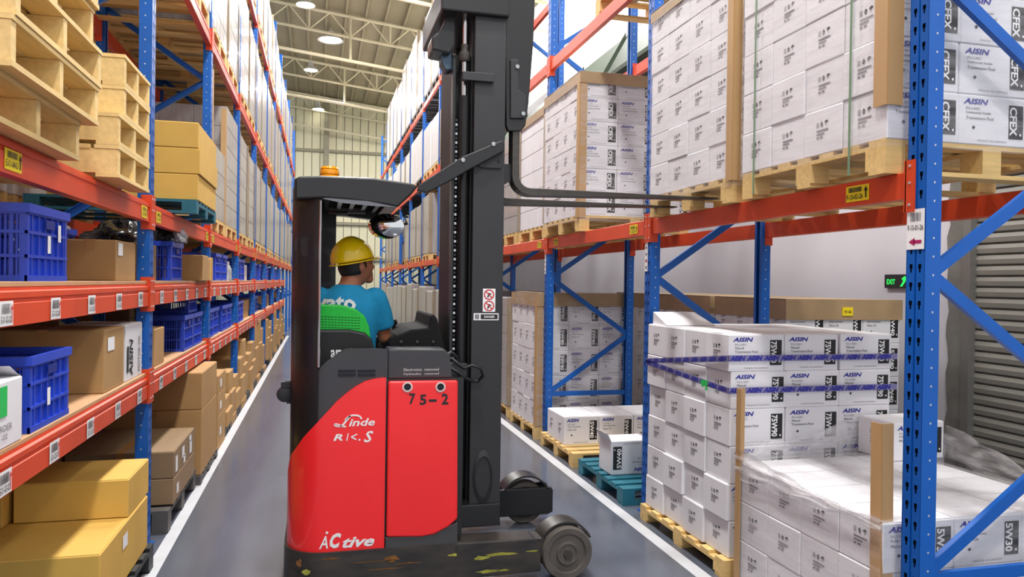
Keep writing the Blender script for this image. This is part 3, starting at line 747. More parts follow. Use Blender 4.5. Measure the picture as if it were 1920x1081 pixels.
# right rack
put('R', 2, 0, ZP, 1.30, 'first pallet level', WHITE, cap=True); put('R', 2, 1, ZP, 1.28, 'first pallet level', FILMG)
for k in range(3, 10):
    for s in (0, 1):
        if (k, s) in ((5, 0), (7, 1)): continue
        put('R', k, s, ZP, rr.uniform(1.15, 1.4), 'first pallet level', FILMG)
for k in range(3, 10):
    for s in (0, 1):
        if (k, s) in ((3, 0), (3, 1), (4, 0)): continue
        put('R', k, s, 4.09, rr.uniform(1.0, 1.3), 'second pallet level', FILMW, pal=BLACKP if rr.random() < .6 else None)
for k in range(4, 10):
    for s in (0, 1):
        put('R', k, s, 5.95, rr.uniform(1.7, 2.1), 'third pallet level', FILMW, pal=BLACKP, cells=False)
put('R', 1, 0, 4.09, 1.2, 'second pallet level', FILMW)
# right floor beyond
for k in range(2, 10):
    for s in (0, 1):
        if k == 2 and s == 0: continue
        put('R', k, s, -.001, rr.uniform(1.35, 1.5), 'floor level', FILMG, overhang=.06)
# left rack
for k in range(1, 10):
    for s in (0, 1):
        if (k, s) in ((1, 0), (1, 1)): continue
        put('L', k, s, 2.172, .74 if (k, s) == (2, 0) else rr.uniform(1.15, 1.35), 'first pallet level', FILMG)
for k in range(0, 10):
    for s in (0, 1):
        put('L', k, s, 4.05, rr.uniform(1.15, 1.4), 'second pallet level', FILMG if k > 1 else FILMW, overhang=-.012)
for k in range(2, 10):
    for s in (0, 1):
        put('L', k, s, 5.95, rr.uniform(1.1, 1.35), 'third pallet level', FILMG, cells=False)
# back-to-back row behind the left rack
for k in range(-1, 4):
    for z, n in ((2.172, 'first'), (4.05, 'second')):
        y = Y0+BAY*k
        t = thing('pallet_beam', f'orange beam of the rack row behind the left rack, {n} level, {ORD[k+1]} bay', 'rack beam', (-2.25, y, z), 0, 'beams of the hidden row')
        MB().box(-2.30, y+.05, z-.12, -2.25, y+BAY-.05, z).build('rail', ORANGE, t)
        for s in (0, 1):
            y0 = y+.1+s*1.24
            wload('L', -3.35, -2.27, y0, y0+1.12, z+.15, z+1.4, f'wrapped load in the row behind the left rack, {n} level, {ORD[k+1]} bay, {"near" if s==0 else "far"} half', 'wrapped loads behind the left rack', FILMW, k < 2, False)
            pallet(-3.35, y0, z+.001, 1.08, 1.12, .147, 'block', PINE, f'wooden pallet in the row behind the left rack, {n} level, {ORD[k+1]} bay, {"near" if s==0 else "far"} half', 'pallets behind the left rack', detail=False)
    for z in (0,):
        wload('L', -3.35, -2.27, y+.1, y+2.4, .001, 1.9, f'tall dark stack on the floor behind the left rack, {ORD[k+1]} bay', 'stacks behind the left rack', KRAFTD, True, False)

#@@LEFT@@
# ------------------------------------------------------------------ left rack goods
def kbox(x0, x1, y0, y1, z0, z1, M, label, group=None, stickers=(), tape=True, cat='carton', seam='y', name='carton'):
    me = carton_mesh(x1-x0, y1-y0, z1-z0, M, name, seam); o = inst(me, name, None, (x0, y0, z0)); tag(o, label, cat, group); WL[o] = (x0, y0, z0)
    if tape:
        b = MB(); c = (y0+y1)/2 if seam == 'x' else (x0+x1)/2
        if seam == 'x': b.box(x0-.0008, c-.025, z1-.05, x1+.0008, c+.025, z1+.0004); b.v = [(x, y, z) for x, y, z in b.v]
        else: b.box(c-.025, y0-.0008, z1-.06, c+.025, y1+.0008, z1+.0004)
        b.build('tape', TAPE, o)
    for (f, a, zz, w, h) in stickers:          # f 'x' aisle face, 'y' camera face
        b = MB()
        if f == 'x': b.quad((x1+.001, a, zz), (x1+.001, a+w, zz), (x1+.001, a+w, zz+h), (x1+.001, a, zz+h))
        else: b.quad((a, y0-.001, zz), (a+w, y0-.001, zz), (a+w, y0-.001, zz+h), (a, y0-.001, zz+h))
        b.build('sticker', PAPER, o, fix=False)
    return o
def crate_mesh(Lx=.36, Ly=.455, H=.29):
    b = MB(); t = .006
    b.box(.01, .01, 0, Lx-.01, Ly-.01, .012)
    for x in (0, Lx-.035):
        for y in (0, Ly-.035): b.box(x+.004, y+.004, 0, x+.031, y+.031, H-.03)
    for z, h, e in ((0, .022, .002), (.088, .012, .002), (.178, .012, .002), (.250, .012, .0)):
        b.box(e, e, z, Lx-e, e+.01, z+h); b.box(e, Ly-e-.01, z, Lx-e, Ly-e, z+h)
        b.box(e, e, z, e+.01, Ly-e, z+h); b.box(Lx-e-.01, e, z, Lx-e, Ly-e, z+h)
    # end faces (x): recessed solid panel with ribs
    for x in (.012, Lx-.012-t): b.box(x, .03, .01, x+t, Ly-.03, H-.03)
    for i in range(6):
        y = .05+i*(Ly-.10)/5; b.box(.003, y-.004, .01, .014, y+.004, H-.03); b.box(Lx-.014, y-.004, .01, Lx-.003, y+.004, H-.03)
    # long faces (y): open lattice
    n = int(Lx/.021)
    for i in range(1, n):
        x = .02+i*(Lx-.04)/n; w = .0035 if i % 5 else .007
        for y in (.006, Ly-.006-t): b.box(x-w, y, .01, x+w, y+t, H-.03)
    me = b.mesh('crate', [CRATE])
    r = MB(); 
    for (x0, y0, x1, y1) in ((-.006, -.006, Lx+.006, .012), (-.006, Ly-.012, Lx+.006, Ly+.006), (-.006, .012, .012, Ly-.012), (Lx-.012, .012, Lx+.006, Ly-.012)):
        r.box(x0, y0, H-.034, x1, y1, H)
    g = MB()
    for x in (Lx, -.004): g.box(x, Ly/2-.05, H-.085, x+.004, Ly/2+.05, H-.05)
    return me, r.mesh('rim', [CRATE]), g.mesh('hand_grip', [mat('crate_dark', (24, 44, 130), .5, 0, 0)])
CR = crate_mesh()
CTAG = MB().quad((0, 0, 0), (0, .035, 0), (0, .035, .07), (0, 0, .07)).mesh('sticker', [PAPER], fix=False)
def crate(x1, y0, z0, label, stickers=((.2, .16),), rz=0):
    o = inst(CR[0], 'plastic_crate', None, (x1-.36, y0, z0), (0, 0, rz)); tag(o, label, 'crate', 'blue plastic crates on the shelves')
    inst(CR[1], 'rim', o); inst(CR[2], 'hand_grip', o)
    for a, z in stickers: inst(CTAG, 'sticker', o, (.3625, a, z-.04))
    return o
def bag(x, y, z, rx, ry, rz, M, label, seed, smooth=60):
    rr = random.Random(seed); ph = [rr.uniform(0, 6.3) for _ in range(6)]; b = MB()
    def fn(u, v):
        a, c = u*2*math.pi, (v-.5)*math.pi
        k = 1+.16*math.sin(3*a+ph[0]+4*c)+.12*math.sin(7*a+ph[1])*math.cos(5*c+ph[2])+.07*math.sin(13*a+9*c+ph[3])
        zz = math.sin(c); 
        return (x+rx*k*math.cos(c)*math.cos(a), y+ry*k*math.cos(c)*math.sin(a), z+(rz*zz*k if zz > 0 else 0))
    b.grid(fn, 40, 20); return tag(b.build('plastic_bag', M, org=(x, y, z), fix=False, smooth=45), label, 'bag', 'plastic bags on the shelf')

# upper shelf
crate(-1.05, 3.13, SH1, 'large blue lattice crate nearest the camera on the upper left shelf', ((.20, .15), (.32, .20)))
kbox(-1.34, -1.08, 4.49, 4.94, SH1, SH1+.225, KRAFT, 'kraft carton beside the nearest crate on the upper shelf', 'kraft cartons on the upper shelf', (('x', 4.53, SH1+.14, .10, .07),))
crate(-1.37, 4.36, SH1, 'blue crate with a clear bag on it behind the kraft carton, upper shelf', ())
bag(-1.55, 4.58, SH1+.28, .17, .20, .07, BAG, 'crumpled clear bag on the crate behind the kraft carton', 3)
kbox(-1.62, -1.12, 5.30, 5.74, SH1, SH1+.25, KRAFTD, 'kraft carton under the black bag behind the first left upright', 'kraft cartons on the upper shelf')
bag(-1.31, 5.52, SH1+.252, .20, .20, .13, BAGK, 'crumpled black plastic bag behind the first left upright, upper shelf', 5)
crate(-1.06, 5.95, SH1, 'blue crate topped by a bag just past the first left upright, upper shelf', ())
bag(-1.24, 6.15, SH1+.292, .17, .20, .15, BAGK, 'crumpled black bag on the crate just past the first left upright', 9)
bag(-1.05, 6.16, SH1+.292, .06, .16, .09, BAG, 'small clear bag hanging over the crate past the first left upright', 12)
kbox(-1.36, -.985, 6.95, 7.28, SH1, SH1+.225, KRAFT, 'kraft carton before the second left upright on the upper shelf', 'kraft cartons on the upper shelf')
for i, y in enumerate((7.30, 7.40, 7.50)):
    kbox(-1.30, -.985, y, y+.085, SH1, SH1+.20+.01*i, MUST if i == 1 else KRAFT, f'slim pale carton standing upright by the second left upright, {NEARW[i]} of three', 'slim cartons on the upper shelf', tape=False)
ys = [(8.35, 'c'), (8.9, 'c'), (9.45, 'b'), (9.75, 'w'), (10.5, 'c'), (11.0, 'c'), (11.6, 'k'), (12.1, 'w'), (13.1, 'c'), (13.6, 'k'), (14.1, 'c'), (14.65, 'w'), (15.7, 'c'), (16.2, 'c'), (16.75, 'k'), (17.2, 'w'), (18.25, 'c'), (18.75, 'c'), (19.3, 'c'), (19.8, 'k'), (20.9, 'c'), (21.4, 'c'), (22, 'k')]
cn = {'c': 0, 'k': 0, 'w': 0, 'b': 0}
for i, (y, t) in enumerate(ys):
    cn[t] += 1; o = ORD[min(12, cn[t]-1)]
    if t == 'c': crate(-1.06 if abs((y+.23-Y0) % BAY) > .3 else -1.13, y, SH1, f'blue crate far down the upper left shelf, {o} past the second upright', ())
    elif t == 'b': bag(-1.16, y+.12, SH1, .12, .12, .26, BAG, 'white bag between two far crates on the upper left shelf', 31)
    else: kbox(-1.42, -1.12, y, y+.38, SH1, SH1+(.20 if t == 'k' else .24), KRAFT if t == 'k' else WHITE, f"{'kraft' if t=='k' else 'white'} carton far down the upper left shelf, {o} past the second upright", 'cartons far down the upper shelf', tape=t == 'k')
# lower shelf
wc = kbox(-1.42, -1.045, 2.62, 3.08, SH2, SH2+.235, WHITE, 'white carton with a green sticker nearest the camera, lower left shelf', None, tape=False)
b = MB(); fx = -1.0435
b.quad((fx, 2.86, SH2+.11), (fx, 2.935, SH2+.11), (fx, 2.935, SH2+.215), (fx, 2.86, SH2+.215), 0)
b.text('ORDER', (fx, 2.84, SH2+.06), Y_, Z_, .14, .022, 1); b.text('01-02', (fx, 2.84, SH2+.03), Y_, Z_, .10, .018, 1)
b.build('green_sticker', [GREENT, INKG], wc, fix=False)
b = MB(); 
for s, y in ((-1, 2.63), (1, 3.07)): b.hexa([(-1.41, y, SH2+.232), (-1.05, y, SH2+.232), (-1.05, y-.003, SH2+.232), (-1.41, y-.003, SH2+.232), (-1.41, y-s*.10, SH2+.275), (-1.05, y-s*.10, SH2+.275), (-1.05, y-s*.10, SH2+.278), (-1.41, y-s*.10, SH2+.278)])
b.build('flap', WHITE, wc)
crate(-1.05, 3.17, SH2, 'blue crate nearest the camera on the lower left shelf', ((.17, .12),))
kbox(-1.63, -1.06, 4.20, 4.60, SH2, SH2+.325, KRAFT, 'big kraft carton with one sticker on the lower left shelf', 'kraft cartons on the lower shelf', (('x', 4.26, SH2+.21, .13, .07),))
wp = kbox(-1.40, -1.06, 4.645, 5.04, SH2, SH2+.325, WHITE, 'white printed carton between the big kraft carton and first upright, lower shelf', None, tape=False)
b = MB(); fx = -1.0585
b.text('AISIN', (fx, 4.80, SH2+.02), Z_, -Y_, .22, .085, 0, .03, .2); b.text('MOTOR OIL', (fx, 4.98, SH2+.03), Z_, -Y_, .22, .05, 0)
b.quad((fx, 4.66, SH2+.05), (fx, 4.70, SH2+.05), (fx, 4.70, SH2+.20), (fx, 4.66, SH2+.20), 0)
b.build('print', [INKK], wp, fix=False)
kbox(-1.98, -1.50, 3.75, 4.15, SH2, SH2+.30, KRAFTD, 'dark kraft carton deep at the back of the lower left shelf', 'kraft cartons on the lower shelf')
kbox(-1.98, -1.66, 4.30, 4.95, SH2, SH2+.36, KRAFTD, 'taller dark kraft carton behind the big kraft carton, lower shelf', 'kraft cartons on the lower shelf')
kbox(-1.40, -1.06, 5.40, 5.72, SH2, SH2+.255, KRAFT, 'narrow kraft carton just past the first left upright, lower shelf', 'kraft cartons on the lower shelf')
for i, (y, x) in enumerate(((6.52, -1.06), (7.0, -1.06), (7.80, -1.06), (8.27, -1.07), (8.95, -1.06), (9.42, -1.06), (10.5, -1.06), (11.0, -1.07))):
    crate(x, y, SH2, f'blue crate on the lower left shelf, {ORD[i]} past the first upright', ())
crate(-1.10, 6.98, SH2+.292, 'blue crate stacked on a crate on the lower left shelf', ())
ys = [(11.9, 'k'), (12.3, 'k'), (13.1, 'k'), (13.7, 'c'), (14.25, 'c'), (15.7, 'k'), (16.2, 'c'), (16.7, 'c'), (17.2, 'k'), (18.25, 'c'), (18.8, 'k'), (19.3, 'c'), (20.9, 'k'), (21.5, 'c')]
cn = {'c': 0, 'k': 0}
for y, t in ys:
    cn[t] += 1; o = ORD[cn[t]-1]
    if t == 'c': crate(-1.12, y, SH2, f'small far blue crate on the lower left shelf, {o} beyond the cartons', ())
    else: kbox(-1.45, -1.11, y, y+.40, SH2, SH2+.26, KRAFT, f'small far kraft carton on the lower left shelf, {o} of them', 'far kraft cartons on the lower shelf')
# floor
pallet(-2.06, 3.62, 0, 1.13, 1.14, .145, 'block', BLACKP, 'black plastic pallet under the two big mustard cartons', 'plastic pallets on the left floor', name='plastic_pallet')
kbox(-1.97, -.95, 3.73, 4.70, .147, .445, MUST, 'big flat mustard carton at the bottom on the black pallet, near left floor', 'mustard cartons on the left floor', (('x', 4.13, .32, .10, .07),), tape=False)
kbox(-1.49, -.956, 4.27, 4.75, .447, .647, MUST, 'mustard carton lying on top of the big flat mustard carton', 'mustard cartons on the left floor', tape=False)
kbox(-2.0, -1.51, 4.20, 4.70, .447, .62, MUST, 'mustard carton beside the upper one toward the rack back', 'mustard cartons on the left floor', tape=False)
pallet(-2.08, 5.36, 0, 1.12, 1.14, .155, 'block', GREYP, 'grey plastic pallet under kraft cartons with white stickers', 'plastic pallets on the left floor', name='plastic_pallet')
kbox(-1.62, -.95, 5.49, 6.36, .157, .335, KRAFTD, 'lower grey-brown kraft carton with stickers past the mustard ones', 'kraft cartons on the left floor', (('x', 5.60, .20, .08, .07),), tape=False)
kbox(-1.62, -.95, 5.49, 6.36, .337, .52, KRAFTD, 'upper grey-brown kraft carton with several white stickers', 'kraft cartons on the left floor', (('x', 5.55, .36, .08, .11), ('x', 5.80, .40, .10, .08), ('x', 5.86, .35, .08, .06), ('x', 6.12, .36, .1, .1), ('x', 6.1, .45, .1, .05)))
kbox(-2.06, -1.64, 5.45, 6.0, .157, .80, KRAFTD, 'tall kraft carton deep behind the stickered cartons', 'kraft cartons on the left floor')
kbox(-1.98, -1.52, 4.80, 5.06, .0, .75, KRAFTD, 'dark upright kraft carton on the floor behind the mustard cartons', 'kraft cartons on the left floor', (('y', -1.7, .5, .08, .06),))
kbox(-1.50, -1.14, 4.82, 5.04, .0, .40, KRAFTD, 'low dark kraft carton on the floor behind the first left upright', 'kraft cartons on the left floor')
pallet(-2.05, 6.56, 0, 1.12, 1.05, .08, 'block', GREYP, 'low grey pallet under the tall kraft carton pair', 'plastic pallets on the left floor', name='plastic_pallet')
kbox(-1.66, -.93, 6.58, 7.50, .082, .62, KRAFT, 'big kraft carton at the bottom of the tall pair on the left floor', 'kraft cartons on the left floor')
kbox(-1.66, -.93, 6.58, 7.50, .622, .925, KRAFT, 'kraft carton on top of the tall pair on the left floor', 'kraft cartons on the left floor')
for i, (zz, h) in enumerate(((.082, .26), (.344, .22), (.566, .18))):
    kbox(-1.5, -.955, 7.81, 8.42, zz if i else .0, zz+h, KRAFT, f'kraft carton past the second left upright on the floor, {("bottom","middle","top")[i]} of three', 'kraft cartons on the left floor', (('x', 7.95, zz+.05, .12, .08),))
ys = [(8.6, .30, .95), (9.2, .52, .98), (9.7, .40, .97), (10.45, .55, .98), (11.0, .75, 1.0), (11.6, .5, .97), (12.2, .62, .98), (13.0, .85, 1.0), (13.7, .9, .99), (14.4, .7, 1.0), (15.6, .8, .98), (16.3, .6, .97), (17.0, .7, 1.0), (18.2, .85, .98), (18.9, .9, 1.), (19.6, .6, .97), (20.8, .7, 1.), (21.6, .9, 1.), (22.4, .6, 1.)]
for i, (y, h, x) in enumerate(ys):
    o = ORD[i] if i < 13 else ['fourteenth', 'fifteenth', 'sixteenth', 'seventeenth', 'eighteenth', 'nineteenth'][i-13]
    pallet(-2.03, y-.03, 0, 1.06, .53, .09, 'block', KRAFT if i % 2 else BLACKP, f'low pallet under the {o} carton column down the left floor', 'far pallets on the left floor', detail=False, name='low_pallet')
    kbox(-1.5, -x, y, y+.50, .092, .092+h*.55, KRAFT, f'lower kraft carton in the {o} column down the left floor', 'far kraft cartons on the left floor')
    kbox(-1.5, -x-.03, y+.02, y+.46, .094+h*.55, .094+h, KRAFT, f'upper kraft carton in the {o} column down the left floor', 'far kraft cartons on the left floor')
# pallet stacks on the first pallet level
PZ = 2.174
for i in range(6):
    o = 'bottom' if i == 0 else f'{ORD[i]} from the bottom'
    dx, dy = ((0, 0), (.05, .07), (.055, .09), (.035, .05), (.05, .06), (.03, .05))[i]
    pallet(-2.06+dx, 2.50+dy, PZ+i*.161, 1.10, .92, .160, 'stringer', PINEX, f'empty pale pine pallet, {o}, in the near tall pallet stack', 'empty pine pallets in the near stack')
for i in range(4):
    o = ('bottom', 'second from the bottom', 'third from the bottom', 'top')[i]
    dy, L = ((3.90-4.0, .66), (3.90-4.0, .66), (0, .56), (0, .56))[i]
    pallet(-2.03, 4.0+dy, PZ+i*.153, 1.10, L, .152, 'stringer', PINEX, f'empty pale pine pallet, {o}, in the low stack by the first upright', 'empty pine pallets in the low stack')
# three layers of mustard cartons on a teal pallet
pallet(-2.0, 5.86, PZ, 1.12, 1.05, .10, 'block', TEAL, 'teal painted pallet under three mustard cartons on the left beam', 'painted pallets', name='painted_pallet')
for i in range(3):
    z = PZ+.102+i*.191
    kbox(-1.87, -.875+.012*(i == 1), 5.90, 6.86, z, z+.189, MUST, f'wide mustard carton on the teal pallet, {("bottom","middle","top")[i]} layer', 'mustard cartons on the teal pallet', tape=False)
for i, (y, x, z) in enumerate(((7.815, -1.040, 3.75), (8.90, -1.040, 3.6))):
    b = MB(); b.box(x, y-.005, 2.319, x+.006, y+.06, z); b.box(x-.05, y-.009, 2.319, x+.006, y-.005, z)
    tag(b.build('corner_board', EDGE), f"tall kraft corner board rising above the low wrapped load, {('near','far')[i]} end", 'corner board', 'kraft corner boards')
# row of far cartons across the cross aisle
#@@TRUCK@@
# ------------------------------------------------------------------ reach truck
YN = 4.06
TR = thing('reach_truck', 'red and black reach truck standing across the aisle with raised forks', 'forklift', (.6, 4.62, 0))
def outline(x_end, inset=0, n=10, yn=YN, yf=5.19, xr=-.16, r=.205):
    pts = [(x_end, yn+inset)]; cx, cy = xr+r, yn+r
    for i in range(6): pts.append((x_end+(cx-x_end)*(i+1)/6, yn+inset))
    for i in range(1, n+1):
        a = -math.pi/2-math.pi/2*i/n; pts.append((cx+(r-inset)*math.cos(a), cy+(r-inset)*math.sin(a)))
    pts.append((xr+inset, (yn+yf)/2)); cy = yf-r
    for i in range(0, n+1):
        a = math.pi-math.pi/2*i/n; pts.append((cx+(r-inset)*math.cos(a), cy+(r-inset)*math.sin(a)))
    pts.append((x_end, yf-inset)); return pts
ZT = [(-.17, .60), (-.158, .66), (-.154, .70), (-.138, .764), (-.072, .873), (.036, .996), (.10, 1.065), (.172, 1.12), (.23, 1.155), (.283, 1.172), (.354, 1.180)]
def ztop(x, T=ZT):
    if x <= T[0][0]: return T[0][1]
    for (a, c), (d, e) in zip(T, T[1:]):
        if x <= d: return c+(e-c)*(x-a)/(d-a)
    return T[-1][1]
def shell(pts, zb, zt, thick, nz=8):
    b = MB(); n = len(pts)
    vs = []
    for j in range(nz+1):
        for (x, y) in pts: z0, z1 = zb(x), zt(x); vs.append((x, y, z0+(z1-z0)*j/nz))
    b.add(vs, [(j*n+i, j*n+i+1, (j+1)*n+i+1, (j+1)*n+i) for j in range(nz) for i in range(n-1)])
    inn = [(x+(.1-x)*thick*2, y+(4.625-y)*thick) for x, y in pts]
    vs = [(x, y, zt(x)) for x, y in pts]+[(a, c, zt(x)) for (x, y), (a, c) in zip(pts, inn)]
    b.add(vs, [(i, i+1, n+i+1, n+i) for i in range(n-1)]); return b
OUT = []
def resample(pts, step=.03):
    o = [pts[0]]
    for a, c in zip(pts, pts[1:]):
        L = math.dist(a, c); k = max(1, int(L/step)) if L < .6 else 2
        for i in range(1, k+1): o.append((a[0]+(c[0]-a[0])*i/k, a[1]+(c[1]-a[1])*i/k))
    return o
op = resample(outline(.352))
sp = shell(op, lambda x: .245, ztop, .03).build('rear_cover', RED, TR, smooth=35)
op2 = resample(outline(.36, .018))
ZU = [(-.17, .70), (-.10, 1.06), (.005, 1.236), (.06, 1.29), (.142, 1.333), (.36, 1.333)]
shell(op2, lambda x: ztop(x)-.05, lambda x: max(ztop(x)-.04, ztop(x, ZU)), .10).build('upper_cover', TGREY, TR, smooth=35)
# hood along the near and far side
for y0, y1 in ((YN+.018, YN+.20), (5.0, 5.17)):
    MB().prism([(.362, 1.333), (.671, 1.329), (.70, 1.30), (.715, 1.17), (.362, 1.17)], 'y', y0, y1).build('hood', TGREY, TR, bevel=.008)
b = MB()
for i in range(2):
    for j in range(2):
        u0 = 634+i*37; p0, p1 = q(u0, 693+j*7.5, YN+.014), q(u0+33, 697+j*7.5, YN+.014); b.box(p0[0], YN+.014, p1[1], p1[0], YN+.022, p0[1])
b.build('vent_slot', DARK, TR)
b = MB()
for j, t in enumerate(('Electronics  removed', 'Hydraulics   removed')):
    p0, p1 = q(757, 695.5+j*8.5, YN+.016), q(823, 689+j*8.5, YN+.016); b.text(t, (p0[0], YN+.0165, p0[1]), X_, Z_, p1[0]-p0[0], p1[1]-p0[1], 0, .02)
b.build('lettering', mat('ink_pale', (180, 180, 180), .6, 0, 0), TR, fix=False)
# inner body mass and cab floor
MB().box(-.10, 4.22, .25, .70, 5.04, .72).box(.70, 4.22, .25, .735, 5.04, 1.15).build('inner_body', TBLACK, TR)
# battery door with two round openings
dp = [(.362, .322), (.362, 1.162), (.742, 1.160), (.750, .395), (.70, .355), (.62, .318), (.55, .310)]
dr = MB().prism(dp, 'y', YN-.016, YN+.02).build('battery_door', RED, TR, bevel=.012, seg=3)
MB().box(.352, YN+.02, .30, .78, YN+.10, 1.17).build('door_frame', TBLACK, TR)
for u in (764, 826):
    x, z = q(u, 725, YN-.018)
    MB().lathe([(.026, 0), (.028, -.004), (.020, -.005), (.018, 0)], (x, YN-.016, z), 'y', 20).build('latch_ring', mat('ring_pale', (225, 205, 200), .4, 0, 0), dr, smooth=40)
    MB().lathe([(.001, -.002), (.019, -.002), (.019, 0)], (x, YN-.017, z), 'y', 20).build('latch_hole', DARK, dr)
b = MB()
for t, u0, u1, v0, v1 in (('7', 767, 779, 758, 737), ('5', 787, 800, 759, 739), ('-', 804, 819, 753, 748), ('2', 828, 841, 758, 737)):
    p0, p1 = q(u0, v0, YN-.018), q(u1, v1, YN-.018); b.text(t, (p0[0], YN-.0175, p0[1]), X_, Z_, p1[0]-p0[0], p1[1]-p0[1], 0, .03)
b.build('fleet_number', INKK, dr, fix=False)
# white lettering on the rear cover
def script(txt, u0, v0, u1, v1, par, shear=.25, bold=.015, M=PAPER, name='lettering', y=YN-.0015):
    p0, p1 = q(u0, v0, y), q(u1, v1, y); b = MB(); b.text(txt, (p0[0], y, p0[1]), X_, Z_, p1[0]-p0[0], p1[1]-p0[1], 0, bold, shear); return b.build(name, M, par, fix=False)
script('inde', 654, 799, 703, 783, sp, .25, .02)
b = MB()
for st, wd in (([(647, 787), (653, 781), (661, 778), (669, 778), (675, 780), (678, 785)], .009), ([(657, 779), (650, 787), (644, 795), (640, 798)], .010), ([(640, 798), (633, 799), (627, 797), (628, 794), (634, 795), (641, 799), (649, 799)], .007)):
    for (a, c), (d, e) in zip(st, st[1:]):
        p, r = q(a, c, YN), q(d, e, YN); b.bar((p[0], YN-.001, p[1]), (r[0], YN-.001, r[1]), wd, .001, 0, (0, 1, 0))
b.build('lettering', PAPER, sp)
script('R', 625, 826, 643, 813, sp, .25, .03); script('1', 649, 826, 654, 812, sp, .3, .02); script('<', 658, 825, 670, 812, sp, .2, .01); script('.', 672, 826, 676, 822, sp, 0, .02); script('S', 682, 829, 700, 807, sp, .3, .02)
script('A', 598, 1029, 615, 1004, sp, .25, .015); script('C', 618, 1028, 640, 998, sp, .3, .05); script('tive', 642, 1027, 702, 1003, sp, .35, .03)
b = MB(); p = q(613, 998, YN); b.box(p[0]-.006, YN-.002, p[1]-.006, p[0]+.006, YN-.001, p[1]+.006); b.build('lettering', PAPER, sp)
# step plate under the door
st = [q(u, v, YN) for u, v in ((722, 1030), (722, 1006), (790, 1003), (842, 984), (858, 978), (858, 1025))]
MB().prism(st, 'y', YN-.008, YN+.08).build('step_plate', mat('step_grey', (70, 70, 72), .55), TR, bevel=.006)
# chassis with the two load legs
cp = resample(outline(.74, -.014))
b = shell(cp, lambda x: .045, lambda x: .262, .05, 2); ch = b.build('chassis', CHASSIS, TR, smooth=35)
lg = [(.36, .05), (.36, .262), (.75, .258), (1.20, .250), (1.235, .215), (1.24, .06)]
MB().prism(lg, 'y', YN, YN+.16).build('load_leg', CHASSIS, TR, bevel=.008)
MB().prism([(.70, .07), (.70, .255), (1.60, .262), (1.615, .24), (1.615, .085), (1.58, .07)], 'y', 5.03, 5.06).prism([(.70, .07), (.70, .255), (1.60, .262), (1.615, .24), (1.615, .085), (1.58, .07)], 'y', 5.16, 5.19).box(.70, 5.06, .10, 1.24, 5.16, .25).build('load_leg', TBLACK, TR, bevel=.006)
rr = random.Random(4)
def patch(b, cx, cz, w, h, mt, y=YN-.0155, n=12):
    b.add([(cx+w*math.cos(2*math.pi*i/n)*rr.uniform(.45, 1), y, cz+h*math.sin(2*math.pi*i/n)*rr.uniform(.4, 1)) for i in range(n)], [tuple(range(n))], mt)
b = MB()
for u, v, w, h, mt in ((940, 1040, .14, .012, 0), (905, 1047, .05, .018, 0), (1000, 1034, .06, .008, 0), (850, 1040, .04, .01, 0), (915, 1072, .09, .014, 0), (945, 1070, .05, .008, 0), (735, 1047, .05, .022, 1), (765, 1055, .08, .006, 1), (720, 1066, .14, .005, 1), (560, 1055, .02, .03, 1), (575, 1072, .03, .018, 0), (700, 1052, .16, .004, 1), (620, 1047, .06, .006, 1)):
    x, z = q(u, v, YN-.016); patch(b, x, z, w, h, mt, (YN-.0155 if x < .74 else YN-.001))
b.build('paint_scrape', [SCRAPE, RUST], ch, fix=False)
def wheel(cx, y0, y1, cz, r, par, face=-1):
    prof = [(.01, y0-.004), (.022, y0-.004), (.024, y0+.004), (.050, y0+.006), (.054, y0-.002), (.062, y0-.002), (.066, y0+.010), (r*.70, y0+.012), (r*.74, y0+.002), (r*.95, y0), (r, y0+.012), (r, y1-.012), (r*.95, y1), (.02, y1)]
    wl = MB().lathe([(a, c-y0) for a, c in prof], (cx, y0, cz), 'y', 40).build('load_wheel', RUBBER, par, smooth=35)
    MB().lathe([(.001, -.008), (.026, -.008), (.028, -.002), (.03, .0)], (cx, y0, cz), 'y', 6).build('hub_nut', mat('hub_grey', (74, 68, 62), .6, .2), wl)
wheel(1.395, YN-.01, YN+.13, .152, .151, TR); wheel(1.42, 5.07, 5.15, .152, .150, TR)
def fender(cx, y0, y1, cz, r, a0, a1, par, M):
    n = 16; P = [(cx+r*math.cos(R(a0+(a1-a0)*i/n)), cz+r*math.sin(R(a0+(a1-a0)*i/n))) for i in range(n+1)]
    P += [(cx+(r-.012)*math.cos(R(a1-(a1-a0)*i/n)), cz+(r-.012)*math.sin(R(a1-(a1-a0)*i/n))) for i in range(n+1)]
    MB().prism(P, 'y', y0, y1).build('fender', M, par, smooth=30)
fender(1.395, YN+.03, YN+.17, .152, .172, 25, 165, TR, CHASSIS); fender(1.42, 5.03, 5.19, .165, .185, 28, 152, TR, TBLACK)
MB().box(1.20, YN+.02, .14, 1.37, YN+.15, .24).build('wheel_fork', CHASSIS, TR)
# rear pillars and overhead guard
arc = lambda inset, a0, a1, n=12: [(-.16+.205+(.205-inset)*math.cos(R(a0+(a1-a0)*i/n)), YN+.205+(.205-inset)*math.sin(R(a0+(a1-a0)*i/n))) for i in range(n+1)]
def pillar(pts_out, z0, z1, name='guard_pillar', th=.05):
    inn = list(reversed(arc(.06, 250, 180)))
    b = MB(); b.prism(pts_out+inn, 'z', z0, z1); return b.build(name, TBLACK, TR, smooth=35)
pillar(arc(.010, 256, 180), .70, 2.20)
pl = MB().tube([(-.002, YN+.012, 1.24), (-.002, YN+.012, 2.12)], .008, 8).build('pillar_highlight', CHROME, TR)  # bright tube stands in for the highlight down the pillar's edge
MB().prism([(0.0, 5.15), (.10, 5.15), (.10, 5.08), (0, 5.06), (-.15, 4.98), (-.15, 5.05)], 'z', .70, 2.20).build('guard_pillar', TBLACK, TR)
